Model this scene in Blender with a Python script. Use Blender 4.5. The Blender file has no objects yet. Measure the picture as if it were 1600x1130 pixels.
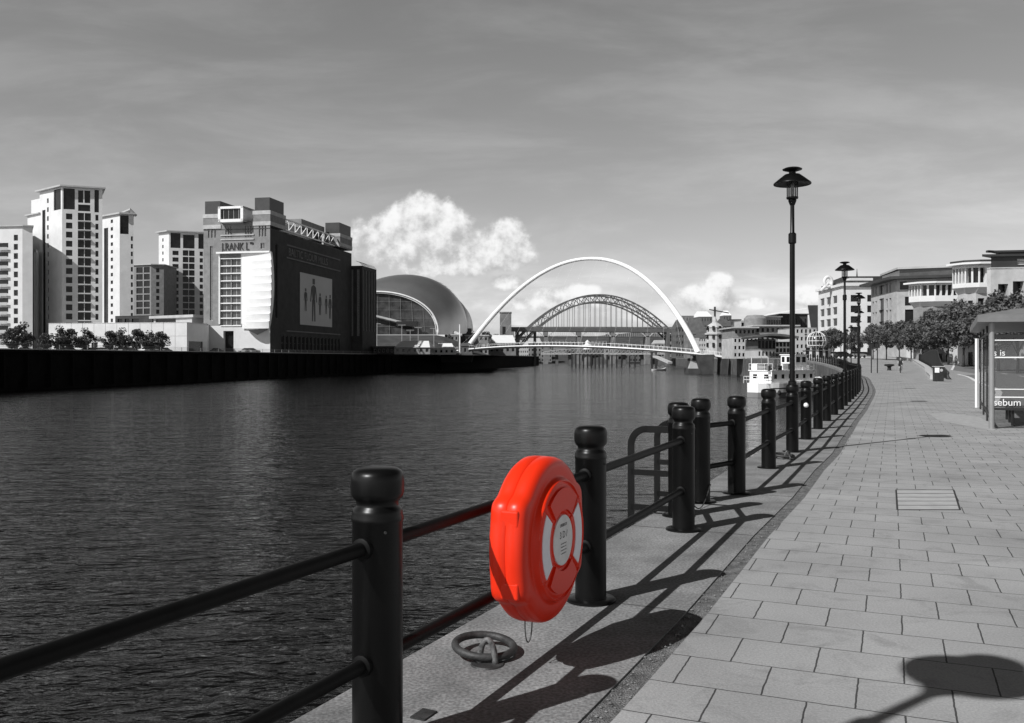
import bpy, bmesh, math, random
from mathutils import Vector, Matrix
random.seed(7)
sc = bpy.context.scene
R = math.radians
F, HZ, EYE = 1400.0, 560.0, 1.6          # focal length in photo pixels, horizon row, eye height (m)

# ------------------------------------------------------------------ camera
cam_d = bpy.data.cameras.new("camera"); cam = bpy.data.objects.new("camera", cam_d)
sc.collection.objects.link(cam); sc.camera = cam
cam.location = (0, 0, EYE); cam.rotation_euler = (R(90), 0, 0)
cam_d.sensor_width = 36; cam_d.lens = 36 * F / 1600; cam_d.shift_y = -5 / 1600
cam_d.clip_start = 0.05; cam_d.clip_end = 20000
# ------------------------------------------------------------------ sun + sky
SUN_AZ = math.atan2(-0.622, -0.783); SUN_EL = R(42.5)
sd = Vector((math.cos(SUN_AZ) * math.cos(SUN_EL), math.sin(SUN_AZ) * math.cos(SUN_EL), math.sin(SUN_EL)))
sun_d = bpy.data.lights.new("sun", 'SUN'); sun = bpy.data.objects.new("sun", sun_d)
sc.collection.objects.link(sun); sun.rotation_euler = sd.to_track_quat('Z', 'Y').to_euler()
sun_d.energy = 5.0; sun_d.angle = R(0.5); sun_d.color = (1, 1, 1)
sc.view_settings.view_transform = 'Standard'; sc.view_settings.look = 'None'
sc.view_settings.exposure = 0.0; sc.view_settings.gamma = 1.0

world = bpy.data.worlds.new("World"); sc.world = world; world.use_nodes = True
NT = world.node_tree; NT.nodes.clear()
def N(t, **kw):
    n = NT.nodes.new(t)
    for k, v in kw.items(): setattr(n, k, v)
    return n
def L(a, b): NT.links.new(a, b)
def M1(op, a, b=None, c=None, clamp=False):
    n = N('ShaderNodeMath', operation=op); n.use_clamp = clamp
    for i, x in enumerate((a, b, c)):
        if x is None: continue
        if isinstance(x, (int, float)): n.inputs[i].default_value = x
        else: L(x, n.inputs[i])
    return n.outputs[0]
def V1(op, a, b):
    n = N('ShaderNodeVectorMath', operation=op)
    for i, x in enumerate((a, b)):
        if isinstance(x, tuple): n.inputs[i].default_value = x
        elif x is not None: L(x, n.inputs[i])
    return n
def SS(x, lo, hi, a=0.0, b=1.0):
    n = N('ShaderNodeMapRange', interpolation_type='SMOOTHSTEP')
    L(x, n.inputs[0]); n.inputs[1].default_value = lo; n.inputs[2].default_value = hi
    n.inputs[3].default_value = a; n.inputs[4].default_value = b
    return n.outputs[0]
def NZ(vec, scale, detail=6, rough=.55, dist=0.0):
    n = N('ShaderNodeTexNoise'); L(vec, n.inputs['Vector']); n.inputs['Scale'].default_value = scale
    n.inputs['Detail'].default_value = detail; n.inputs['Roughness'].default_value = rough
    n.inputs['Distortion'].default_value = dist
    return n.outputs[0]
sky = N('ShaderNodeTexSky', sky_type='NISHITA'); sky.sun_disc = False
sky.sun_elevation = SUN_EL; sky.sun_rotation = math.atan2(sd.x, sd.y); sky.altitude = 20
sky.air_density = 1.0; sky.dust_density = 1.2; sky.ozone_density = 1.0
sp = N('ShaderNodeSeparateColor'); L(sky.outputs[0], sp.inputs[0])     # black and white film behind a red filter
skyv = M1('ADD', M1('MULTIPLY', sp.outputs[0], .75), M1('MULTIPLY', sp.outputs[1], .25))
tc = N('ShaderNodeTexCoord'); sx = N('ShaderNodeSeparateXYZ'); L(tc.outputs['Generated'], sx.inputs[0])
ya = M1('MAXIMUM', M1('ABSOLUTE', sx.outputs[1]), .05)
cb = N('ShaderNodeCombineXYZ'); L(M1('DIVIDE', sx.outputs[0], ya), cb.inputs[0]); L(M1('DIVIDE', sx.outputs[2], ya), cb.inputs[1])
P = cb.outputs[0]
def px(u, v): return ((u - 800) / F, (HZ - v) / F, 0)
BL = [(640, 385, 92, 34), (690, 380, 60, 30), (780, 400, 62, 26), (1110, 474, 52, 18), (860, 475, 70, 12), (648, 372, 84, 46), (598, 388, 46, 26), (688, 352, 46, 40), (655, 326, 34, 28), (628, 350, 40, 34), (782, 386, 54, 36), (795, 366, 28, 24),
      (1104, 464, 46, 24), (1122, 446, 24, 20), (1262, 464, 34, 20), (1180, 474, 40, 10), (868, 462, 40, 14), (905, 455, 34, 12),
      (794, 440, 32, 13), (700, 418, 90, 16)]
def density(p):
    cur = None
    for u, v, a, b in BL:
        q = V1('DIVIDE', V1('SUBTRACT', p, px(u, v)).outputs[0], (a / F, b / F, 1)).outputs[0]
        d = V1('LENGTH', q, None).outputs['Value']
        d = M1('SUBTRACT', 1.0, d)
        cur = d if cur is None else M1('SMOOTH_MAX', cur, d, .25)
    n = NZ(p, 24, 10, .60, .1); n2 = NZ(p, 75, 6, .6)
    nn_ = M1('ADD', M1('MULTIPLY', M1('SUBTRACT', n, .42), 1.6), M1('MULTIPLY', M1('SUBTRACT', n2, .5), .45))
    return M1('ADD', cur, nn_), M1('ADD', M1('MULTIPLY', cur, .22), nn_)
d1, e1_ = density(P)
d2, e2_ = density(V1('ADD', P, (-.008, .017, 0)).outputs[0])
cmask = SS(d1, -.04, .46)
shade = SS(M1('SUBTRACT', e1_, e2_), -.34, .36)
cval = M1('MULTIPLY_ADD', shade, 5.4, 5.9)
# thin high streaks and the mottled bank of cloud low over the town
mp = N('ShaderNodeMapping'); L(P, mp.inputs[0]); mp.inputs['Rotation'].default_value = (0, 0, R(-12)); mp.inputs['Scale'].default_value = (1.0, 4.5, 1)
streak = SS(NZ(mp.outputs[0], 2.6, 10, .6, .35), .40, .72)
mp2 = N('ShaderNodeMapping'); L(P, mp2.inputs[0]); mp2.inputs['Scale'].default_value = (1, 2.6, 1)
low = SS(NZ(mp2.outputs[0], 13, 8, .55, .3), .42, .68)
zz = N('ShaderNodeSeparateXYZ'); L(P, zz.inputs[0])
lowm = M1('MULTIPLY', low, SS(zz.outputs[1], .012, .13, 1.0, 0.0))
lowm = M1('MULTIPLY', lowm, SS(M1('ABSOLUTE', M1('SUBTRACT', zz.outputs[0], .06)), .18, .5, 1, .15))
skyk = M1('MULTIPLY', skyv, SS(sx.outputs[2], .36, .56, 1.64, .10))
s1 = M1('MULTIPLY', skyk, M1('MULTIPLY_ADD', streak, .28, .94))
s1 = M1('ADD', s1, M1('MULTIPLY', lowm, 3.0))
mx = N('ShaderNodeMix', data_type='FLOAT'); L(cmask, mx.inputs[0]); L(s1, mx.inputs[2]); L(cval, mx.inputs[3])
bg = N('ShaderNodeBackground'); L(mx.outputs[0], bg.inputs[0]); bg.inputs[1].default_value = .085
L(bg.outputs[0], N('ShaderNodeOutputWorld').inputs[0])

# ------------------------------------------------------------------ materials
def mat(name, col, rough=.7, scale=1.0, var=.25, bump=0.0, bscale=None, metal=0.0, spec=.5, dist=.02, stretch=None, fine=0.0):
    m = bpy.data.materials.new(name); m.use_nodes = True; t = m.node_tree; b = t.nodes['Principled BSDF']
    c = (col, col, col) if isinstance(col, (int, float)) else col
    b.inputs['Roughness'].default_value = rough; b.inputs['Metallic'].default_value = metal
    b.inputs['Specular IOR Level'].default_value = spec
    tcn = t.nodes.new('ShaderNodeTexCoord'); src = tcn.outputs['Object']
    if stretch:
        mm = t.nodes.new('ShaderNodeMapping'); mm.inputs['Scale'].default_value = stretch; t.links.new(src, mm.inputs[0]); src = mm.outputs[0]
    nz = t.nodes.new('ShaderNodeTexNoise'); nz.inputs['Scale'].default_value = scale; nz.inputs['Detail'].default_value = 7
    nz.inputs['Roughness'].default_value = .62
    t.links.new(src, nz.inputs['Vector'])
    r = t.nodes.new('ShaderNodeMapRange'); t.links.new(nz.outputs[0], r.inputs[0])
    r.inputs[1].default_value = .3; r.inputs[2].default_value = .7; r.inputs[3].default_value = 1 - var; r.inputs[4].default_value = 1 + var
    fac = r.outputs[0]
    if fine:
        nf = t.nodes.new('ShaderNodeTexNoise'); nf.inputs['Scale'].default_value = scale * 30; nf.inputs['Detail'].default_value = 2
        t.links.new(src, nf.inputs['Vector'])
        rf = t.nodes.new('ShaderNodeMapRange'); t.links.new(nf.outputs[0], rf.inputs[0])
        rf.inputs[1].default_value = .35; rf.inputs[2].default_value = .7; rf.inputs[3].default_value = 1 - fine; rf.inputs[4].default_value = 1 + fine
        q = t.nodes.new('ShaderNodeMath'); q.operation = 'MULTIPLY'; t.links.new(fac, q.inputs[0]); t.links.new(rf.outputs[0], q.inputs[1]); fac = q.outputs[0]
    v = t.nodes.new('ShaderNodeVectorMath'); v.operation = 'SCALE'; v.inputs[0].default_value = c; t.links.new(fac, v.inputs['Scale'])
    t.links.new(v.outputs[0], b.inputs['Base Color'])
    if bump:
        nb = t.nodes.new('ShaderNodeTexNoise'); nb.inputs['Scale'].default_value = bscale or scale * 8; nb.inputs['Detail'].default_value = 5
        t.links.new(src, nb.inputs['Vector'])
        bp = t.nodes.new('ShaderNodeBump'); bp.inputs['Strength'].default_value = bump; bp.inputs['Distance'].default_value = dist
        t.links.new(nb.outputs[0], bp.inputs['Height']); t.links.new(bp.outputs[0], b.inputs['Normal'])
    return m
BLACK = mat('black_paint', .004, .34, 3, .3, .12, 60, dist=.002, spec=.25)
BLACKM = mat('black_iron', .014, .5, 6, .5, .3, 80, dist=.004)
RAILM = mat('rail_paint', .005, .5, 6, .4, .15, 70, dist=.002, spec=.12)
RUST = mat('worn_galvanised_iron', .028, .6, 14, .7, .5, 60, dist=.006)
PEEL = mat('peeling_pale_iron', .10, .6, 30, .9, .5, 60, dist=.006)
RED = mat('red_plastic', (.76, .030, .008), .36, 2, .08, .05, 200, dist=.0008, spec=.3)
REDD = mat('red_plastic_recess', (.55, .012, .006), .42, 2, .10)
REFL = mat('reflective_strip', (.80, .80, .86), .45, 30, .05)
LABEL = mat('paper_label', .72, .5, 20, .12)
INK = mat('ink', .05, .6)
COPE = mat('granite_coping', .185, .88, 1.8, .38, .35, 120, fine=.36, dist=.004)
GRAVEL = mat('gravel_joint', .15, .95, 12, .6, 1.0, 90, fine=.6, dist=.02)
PEBBLE = mat('pebble', .16, .9, 9, .6)
WALLD = mat('black_quay_wall', .006, .9, .35, .6, .6, 2, dist=.15, spec=.1)  # near-black tone for the far bank wall face and fender posts
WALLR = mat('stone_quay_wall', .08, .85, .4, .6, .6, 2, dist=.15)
ASPH = mat('asphalt', .14, .9, .6, .12, .3, 40)
LAND = mat('town_ground', .17, .9, .05, .3)
GRASS = mat('grass_bank', .045, .95, .15, .45, .5, 3)
PAINTW = mat('white_road_paint', .62, .7, 3, .15)
STUCCO = mat('white_render', .62, .8, .25, .10)
STUCCO2 = mat('pale_grey_render', .42, .8, .25, .12)
STONE = mat('pale_stone', .42, .85, .6, .2)
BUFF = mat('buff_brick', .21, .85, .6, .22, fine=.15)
BUFF2 = mat('light_buff_brick', .37, .85, .6, .2, fine=.15)
BRICK = mat('brown_brick', .165, .85, .35, .22, fine=.2)
BRICKD = mat('dark_and_shaded_brick', .04, .85, .4, .3, fine=.25)
ZINC = mat('dark_roof_metal', .03, .5, .5, .3)
SLATE = mat('slate_roof', .08, .6, .5, .3)
ROOFL = mat('pale_roof', .4, .6, .4, .15)
GLASSD = mat('dark_window_glass', .013, .18, .25, .7, spec=.3)
GLASSM = mat('grey_window_glass', .06, .15, .3, .6)
FRAME = mat('window_frame', .26, .6, 2, .1)
FRAMEW = mat('white_steel', .78, .45, 1, .05)
WHITE = mat('white_paint', .80, .35, .6, .06)
STEELG = mat('green_bridge_steel', .11, .6, .1, .2)
STEELD = mat('dark_steel', .02, .5, .3, .3)
CONCD = mat('dark_concrete', .05, .8, .4, .4)
SHELL = mat('stainless_shell', .52, .36, .06, .14, metal=.85)
TENT = mat('white_canvas', .72, .8, .5, .06)
LEAF = mat('leaves', .085, .65, .9, .5)
LEAF2 = mat('dark_leaves', .075, .65, .9, .5)
BARK = mat('bark', .05, .9, 4, .4)
HAZEB = mat('far_masonry', .17, .85, .15, .35)
HAZED = mat('far_dark_masonry', .10, .85, .15, .35)
SKIN = mat('skin', .35, .6); CLOTHD = mat('dark_cloth', .03, .9); CLOTHL = mat('pale_cloth', .4, .9)
RUBBER = mat('rubber', .015, .8)
CARP = [mat('car_paint_%d' % i, c, .3, 1, .03) for i, c in enumerate((.02, .65, .12, .3))]

def glass_mat():
    m = bpy.data.materials.new('clear_glass'); m.use_nodes = True; b = m.node_tree.nodes['Principled BSDF']
    b.inputs['Base Color'].default_value = (.12, .12, .12, 1); b.inputs['Roughness'].default_value = .03
    b.inputs['Alpha'].default_value = .32; b.inputs['IOR'].default_value = 1.45
    return m
CLEAR = glass_mat()
def water_mat():
    m = bpy.data.materials.new('river_water'); m.use_nodes = True; t = m.node_tree; b = t.nodes['Principled BSDF']
    b.inputs['Base Color'].default_value = (.004, .004, .004, 1); b.inputs['Roughness'].default_value = .08
    b.inputs['IOR'].default_value = 1.46
    tcn = t.nodes.new('ShaderNodeTexCoord')
    hs = []
    for sc_, st, rot, amp, det in ((1.05, (.5, 1, 1), 10, .17, 3), (3.4, (.6, 1, 1), -14, .062, 5), (.16, (.5, 1, 1), 20, .30, 2)):
        mp_ = t.nodes.new('ShaderNodeMapping'); mp_.inputs['Scale'].default_value = st; mp_.inputs['Rotation'].default_value = (0, 0, R(rot))
        t.links.new(tcn.outputs['Object'], mp_.inputs[0])
        n = t.nodes.new('ShaderNodeTexNoise'); n.inputs['Scale'].default_value = sc_; n.inputs['Detail'].default_value = det; n.inputs['Distortion'].default_value = .5
        t.links.new(mp_.outputs[0], n.inputs['Vector'])
        a = t.nodes.new('ShaderNodeMath'); a.operation = 'MULTIPLY'; a.inputs[1].default_value = amp; t.links.new(n.outputs[0], a.inputs[0]); hs.append(a)
    s = t.nodes.new('ShaderNodeMath'); t.links.new(hs[0].outputs[0], s.inputs[0]); t.links.new(hs[1].outputs[0], s.inputs[1])
    s2 = t.nodes.new('ShaderNodeMath'); t.links.new(s.outputs[0], s2.inputs[0]); t.links.new(hs[2].outputs[0], s2.inputs[1])
    bp = t.nodes.new('ShaderNodeBump'); bp.inputs['Distance'].default_value = 1.5; bp.inputs['Strength'].default_value = 1
    t.links.new(s2.outputs[0], bp.inputs['Height']); t.links.new(bp.outputs[0], b.inputs['Normal'])
    return m
WATER = water_mat()
PAVE_ANG = -23.0
def pave_mat():
    m = bpy.data.materials.new('paving_slabs'); m.use_nodes = True; t = m.node_tree; b = t.nodes['Principled BSDF']
    b.inputs['Roughness'].default_value = .85; b.inputs['Specular IOR Level'].default_value = .3
    tcn = t.nodes.new('ShaderNodeTexCoord'); mp_ = t.nodes.new('ShaderNodeMapping'); mp_.vector_type = 'POINT'
    mp_.inputs['Rotation'].default_value = (0, 0, R(-PAVE_ANG)); mp_.inputs['Location'].default_value = (.15, .29, 0)
    t.links.new(tcn.outputs['Object'], mp_.inputs[0])
    # joints wander by a few millimetres
    nw = t.nodes.new('ShaderNodeTexNoise'); nw.inputs['Scale'].default_value = 12; t.links.new(mp_.outputs[0], nw.inputs['Vector'])
    sw = t.nodes.new('ShaderNodeVectorMath'); sw.operation = 'SCALE'; sw.inputs['Scale'].default_value = .012; t.links.new(nw.outputs[1], sw.inputs[0])
    ad = t.nodes.new('ShaderNodeVectorMath'); t.links.new(mp_.outputs[0], ad.inputs[0]); t.links.new(sw.outputs[0], ad.inputs[1])
    bk = t.nodes.new('ShaderNodeTexBrick'); t.links.new(ad.outputs[0], bk.inputs['Vector'])
    bk.offset = .5; bk.inputs['Scale'].default_value = 1; bk.inputs['Brick Width'].default_value = .42; bk.inputs['Row Height'].default_value = .425
    bk.inputs['Mortar Size'].default_value = .005; bk.inputs['Mortar Smooth'].default_value = .3; bk.inputs['Bias'].default_value = -.1
    bk.inputs['Color1'].default_value = (.283, .283, .283, 1); bk.inputs['Color2'].default_value = (.303, .303, .303, 1); bk.inputs['Mortar'].default_value = (.05, .05, .05, 1)
    n1 = t.nodes.new('ShaderNodeTexNoise'); n1.inputs['Scale'].default_value = .7; n1.inputs['Detail'].default_value = 7; t.links.new(tcn.outputs['Object'], n1.inputs['Vector'])
    n2 = t.nodes.new('ShaderNodeTexNoise'); n2.inputs['Scale'].default_value = 75; n2.inputs['Detail'].default_value = 4; n2.inputs['Roughness'].default_value = .7; t.links.new(tcn.outputs['Object'], n2.inputs['Vector'])
    r1 = t.nodes.new('ShaderNodeMapRange'); t.links.new(n1.outputs[0], r1.inputs[0]); r1.inputs[1].default_value = .3; r1.inputs[2].default_value = .7; r1.inputs[3].default_value = .80; r1.inputs[4].default_value = 1.14
    r2 = t.nodes.new('ShaderNodeMapRange'); t.links.new(n2.outputs[0], r2.inputs[0]); r2.inputs[1].default_value = .3; r2.inputs[2].default_value = .7; r2.inputs[3].default_value = .8; r2.inputs[4].default_value = 1.2
    q = t.nodes.new('ShaderNodeMath'); q.operation = 'MULTIPLY'; t.links.new(r1.outputs[0], q.inputs[0]); t.links.new(r2.outputs[0], q.inputs[1])
    # broad worn and damp stains
    vo = t.nodes.new('ShaderNodeTexVoronoi'); vo.inputs['Scale'].default_value = 1.7; t.links.new(tcn.outputs['Object'], vo.inputs['Vector'])
    rv = t.nodes.new('ShaderNodeMapRange'); t.links.new(vo.outputs['Distance'], rv.inputs[0]); rv.inputs[1].default_value = .02; rv.inputs[2].default_value = .04; rv.inputs[3].default_value = .6; rv.inputs[4].default_value = 1
    n3 = t.nodes.new('ShaderNodeTexNoise'); n3.inputs['Scale'].default_value = 2.6; n3.inputs['Detail'].default_value = 8; n3.inputs['Roughness'].default_value = .7; n3.inputs['Distortion'].default_value = .6; t.links.new(tcn.outputs['Object'], n3.inputs['Vector'])
    r3 = t.nodes.new('ShaderNodeMapRange'); t.links.new(n3.outputs[0], r3.inputs[0]); r3.inputs[1].default_value = .34; r3.inputs[2].default_value = .48; r3.inputs[3].default_value = .80; r3.inputs[4].default_value = 1.02
    q3 = t.nodes.new('ShaderNodeMath'); q3.operation = 'MULTIPLY'; t.links.new(q.outputs[0], q3.inputs[0]); t.links.new(r3.outputs[0], q3.inputs[1]); q = q3
    q2 = t.nodes.new('ShaderNodeMath'); q2.operation = 'MULTIPLY'; t.links.new(q.outputs[0], q2.inputs[0]); t.links.new(rv.outputs[0], q2.inputs[1])
    v = t.nodes.new('ShaderNodeVectorMath'); v.operation = 'SCALE'; t.links.new(bk.outputs[0], v.inputs[0]); t.links.new(q2.outputs[0], v.inputs['Scale'])
    t.links.new(v.outputs[0], b.inputs['Base Color'])
    h = t.nodes.new('ShaderNodeMath'); h.operation = 'MULTIPLY_ADD'; t.links.new(bk.outputs['Fac'], h.inputs[0]); h.inputs[1].default_value = -1.2; t.links.new(n2.outputs[0], h.inputs[2])
    bp = t.nodes.new('ShaderNodeBump'); bp.inputs['Strength'].default_value = .5; bp.inputs['Distance'].default_value = .006
    t.links.new(h.outputs[0], bp.inputs['Height']); t.links.new(bp.outputs[0], b.inputs['Normal'])
    return m
PAVE = pave_mat()

# ------------------------------------------------------------------ helpers
COL = sc.collection
def tag(o, label=None, cat=None, group=None, kind=None):
    if label: o['label'] = label
    if cat: o['category'] = cat
    if group: o['group'] = group
    if kind: o['kind'] = kind
    return o
def thing(name, label, cat, loc=(0, 0, 0), rz=0.0, group=None):
    o = bpy.data.objects.new(name, None); COL.objects.link(o); o.empty_display_size = .3
    o.location = loc; o.rotation_euler = (0, 0, rz); return tag(o, label, cat, group)
def kids(o): return [c for c in COL.objects if c.parent == o]
KID = {}
def root_off(p):
    v = Vector((0, 0, 0))
    while p is not None: v += Vector(p.location); p = p.parent
    return v
def at(u, v, Y): return Vector(((u - 800) / F * Y, Y, EYE - (v - HZ) / F * Y))
def gz(u, v, z=0.0):
    s = (v - HZ) / (EYE - z); return Vector(((u - 800) / s, F / s, z))
def zat(v, Y): return EYE - (v - HZ) / F * Y
class MB:
    def __init__(s): s.v = []; s.f = []; s.m = []; s.mi = 0
    def add(s, vs, fs):
        o = len(s.v); s.v += [tuple(x) for x in vs]; s.f += [tuple(i + o for i in f) for f in fs]; s.m += [s.mi] * len(fs); return s
    def prism(s, poly, z0, z1, cap=True):
        n = len(poly); z0f = z0 if callable(z0) else (lambda i: z0)
        vs = [(p[0], p[1], z0) for p in poly] + [(p[0], p[1], z1) for p in poly]
        fs = [(i, (i + 1) % n, n + (i + 1) % n, n + i) for i in range(n)]
        if cap: fs += [tuple(range(n))[::-1], tuple(range(n, 2 * n))]
        return s.add(vs, fs)
    def box(s, c, d, rz=0.0, ax=None):
        hx, hy, hz = d[0] / 2, d[1] / 2, d[2] / 2; cs, sn = math.cos(rz), math.sin(rz)
        vs = []
        for z in (-hz, hz):
            for x, y in ((-hx, -hy), (hx, -hy), (hx, hy), (-hx, hy)): vs.append((c[0] + x * cs - y * sn, c[1] + x * sn + y * cs, c[2] + z))
        return s.add(vs, [(3, 2, 1, 0), (4, 5, 6, 7), (0, 1, 5, 4), (1, 2, 6, 5), (2, 3, 7, 6), (3, 0, 4, 7)])
    def bar(s, a, b, w, h, up=(0, 0, 1)):
        a, b = Vector(a), Vector(b); d = (b - a).normalized(); up = Vector(up)
        if abs(d.dot(up)) > .98: up = Vector((1, 0, 0))
        x = d.cross(up).normalized() * w / 2; y = x.cross(d).normalized() * h / 2
        vs = [p + sx_ * x + sy_ * y for p in (a, b) for sx_, sy_ in ((-1, -1), (1, -1), (1, 1), (-1, 1))]
        return s.add(vs, [(0, 1, 2, 3), (7, 6, 5, 4), (0, 4, 5, 1), (1, 5, 6, 2), (2, 6, 7, 3), (3, 7, 4, 0)])
    def tube(s, pts, r, n=10, caps=True, closed=False):
        pts = [Vector(p) for p in pts]; m = len(pts); rr = r if isinstance(r, (list, tuple)) else [r] * m
        vs = []; up = None
        for i, p in enumerate(pts):
            if closed: d = pts[(i + 1) % m] - pts[i - 1]
            else: d = pts[min(i + 1, m - 1)] - pts[max(i - 1, 0)]
            d.normalize()
            if up is None: up = Vector((0, 0, 1)) if abs(d.z) < .9 else Vector((1, 0, 0))
            x = d.cross(up).normalized(); y = x.cross(d).normalized(); up = y
            for k in range(n):
                a = 2 * math.pi * k / n; vs.append(p + rr[i] * (math.cos(a) * x + math.sin(a) * y))
        fs = []
        for i in range(m if closed else m - 1):
            j = (i + 1) % m
            for k in range(n): fs.append((i * n + k, i * n + (k + 1) % n, j * n + (k + 1) % n, j * n + k))
        if caps and not closed: fs += [tuple(range(n))[::-1], tuple((m - 1) * n + k for k in range(n))]
        return s.add(vs, fs)
    def lathe(s, prof, n=24, c=(0, 0, 0)):
        vs = []; m = len(prof)
        for r, z in prof:
            for k in range(n):
                a = 2 * math.pi * k / n; vs.append((c[0] + r * math.cos(a), c[1] + r * math.sin(a), c[2] + z))
        fs = [(i * n + k, i * n + (k + 1) % n, (i + 1) * n + (k + 1) % n, (i + 1) * n + k) for i in range(m - 1) for k in range(n)]
        if prof[0][0] > 1e-4: fs.append(tuple(range(n))[::-1])
        if prof[-1][0] > 1e-4: fs.append(tuple((m - 1) * n + k for k in range(n)))
        return s.add(vs, fs)
    def sphere(s, c, r, n=12, sq=(1, 1, 1)):
        m = n // 2 + 1; vs = []; 
        for i in range(m):
            t = math.pi * i / (m - 1)
            for k in range(n):
                a = 2 * math.pi * k / n; vs.append((c[0] + r * sq[0] * math.sin(t) * math.cos(a), c[1] + r * sq[1] * math.sin(t) * math.sin(a), c[2] - r * sq[2] * math.cos(t)))
        return s.add(vs, [(i * n + k, i * n + (k + 1) % n, (i + 1) * n + (k + 1) % n, (i + 1) * n + k) for i in range(m - 1) for k in range(n)])
    def mesh(s, name, mats, smooth=False, off=None, clean=True):
        me = bpy.data.meshes.new(name); vs = s.v
        if off is not None: vs = [(x - off.x, y - off.y, z - off.z) for x, y, z in vs]
        me.from_pydata(vs, [], s.f)
        if not isinstance(mats, (list, tuple)): mats = [mats]
        for m in mats: me.materials.append(m)
        me.polygons.foreach_set('material_index', s.m)
        if clean:
            bm = bmesh.new(); bm.from_mesh(me); bmesh.ops.remove_doubles(bm, verts=bm.verts, dist=1e-5)
            bmesh.ops.recalc_face_normals(bm, faces=bm.faces); bm.to_mesh(me); bm.free()
        if smooth:
            me.polygons.foreach_set('use_smooth', [True] * len(me.polygons))
            if smooth is not True: me.set_sharp_from_angle(angle=R(smooth))
        me.update(); return me
    def build(s, name, mats, parent=None, smooth=False, clean=True, local=False):
        off = root_off(parent) if parent is not None and not local else None
        o = bpy.data.objects.new(name, s.mesh(name, mats, smooth, off, clean)); COL.objects.link(o)
        if parent is not None: o.parent = parent; KID.setdefault(parent.name, []).append(o)
        return o
def copy_tree(o, parent=None):
    c = o.copy(); COL.objects.link(c)
    if parent is not None: c.parent = parent
    for ch in list(o.children): copy_tree(ch, c)
    return c
def copy_part(o, parent, loc=None, rz=None):
    c = o.copy(); COL.objects.link(c); c.parent = parent
    if loc is not None: c.location = loc
    if rz is not None: c.rotation_euler = (0, 0, rz)
    return c
def copies(proto, places, labels):
    """places = [(x, y, z, rz, scale)]; the first one moves the prototype itself"""
    out = []
    for i, (pl, lb) in enumerate(zip(places, labels)):
        o = proto if i == 0 else copy_tree(proto)
        o.location = pl[:3]; o.rotation_euler = (0, 0, pl[3]); o.scale = (pl[4],) * 3; o['label'] = lb; out.append(o)
    return out
def text(name, s, size, origin, xdir, zdir, m, parent=None, ext=.01, align='LEFT'):
    cu = bpy.data.curves.new(name, 'FONT'); cu.body = s; cu.size = size; cu.extrude = ext; cu.align_x = align
    t = bpy.data.objects.new(name, cu); COL.objects.link(t)
    me = bpy.data.meshes.new_from_object(t.evaluated_get(bpy.context.evaluated_depsgraph_get())); bpy.data.objects.remove(t)
    xd = Vector(xdir).normalized(); zd = Vector(zdir).normalized(); nd = xd.cross(zd)
    off = root_off(parent) if parent is not None else Vector((0, 0, 0))
    M_ = Matrix((xd, zd, nd)).transposed().to_4x4(); M_.translation = Vector(origin) - off
    me.transform(M_); me.materials.clear(); me.materials.append(m); me.name = name
    o = bpy.data.objects.new(name, me); COL.objects.link(o)
    if parent is not None: o.parent = parent
    return o
def s_on(A, B, u):
    d = (Vector(B) - Vector(A)); Ln = d.length; d /= Ln; k = (u - 800) / F
    return (k * A[1] - A[0]) / (d.x - k * d.y)
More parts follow.
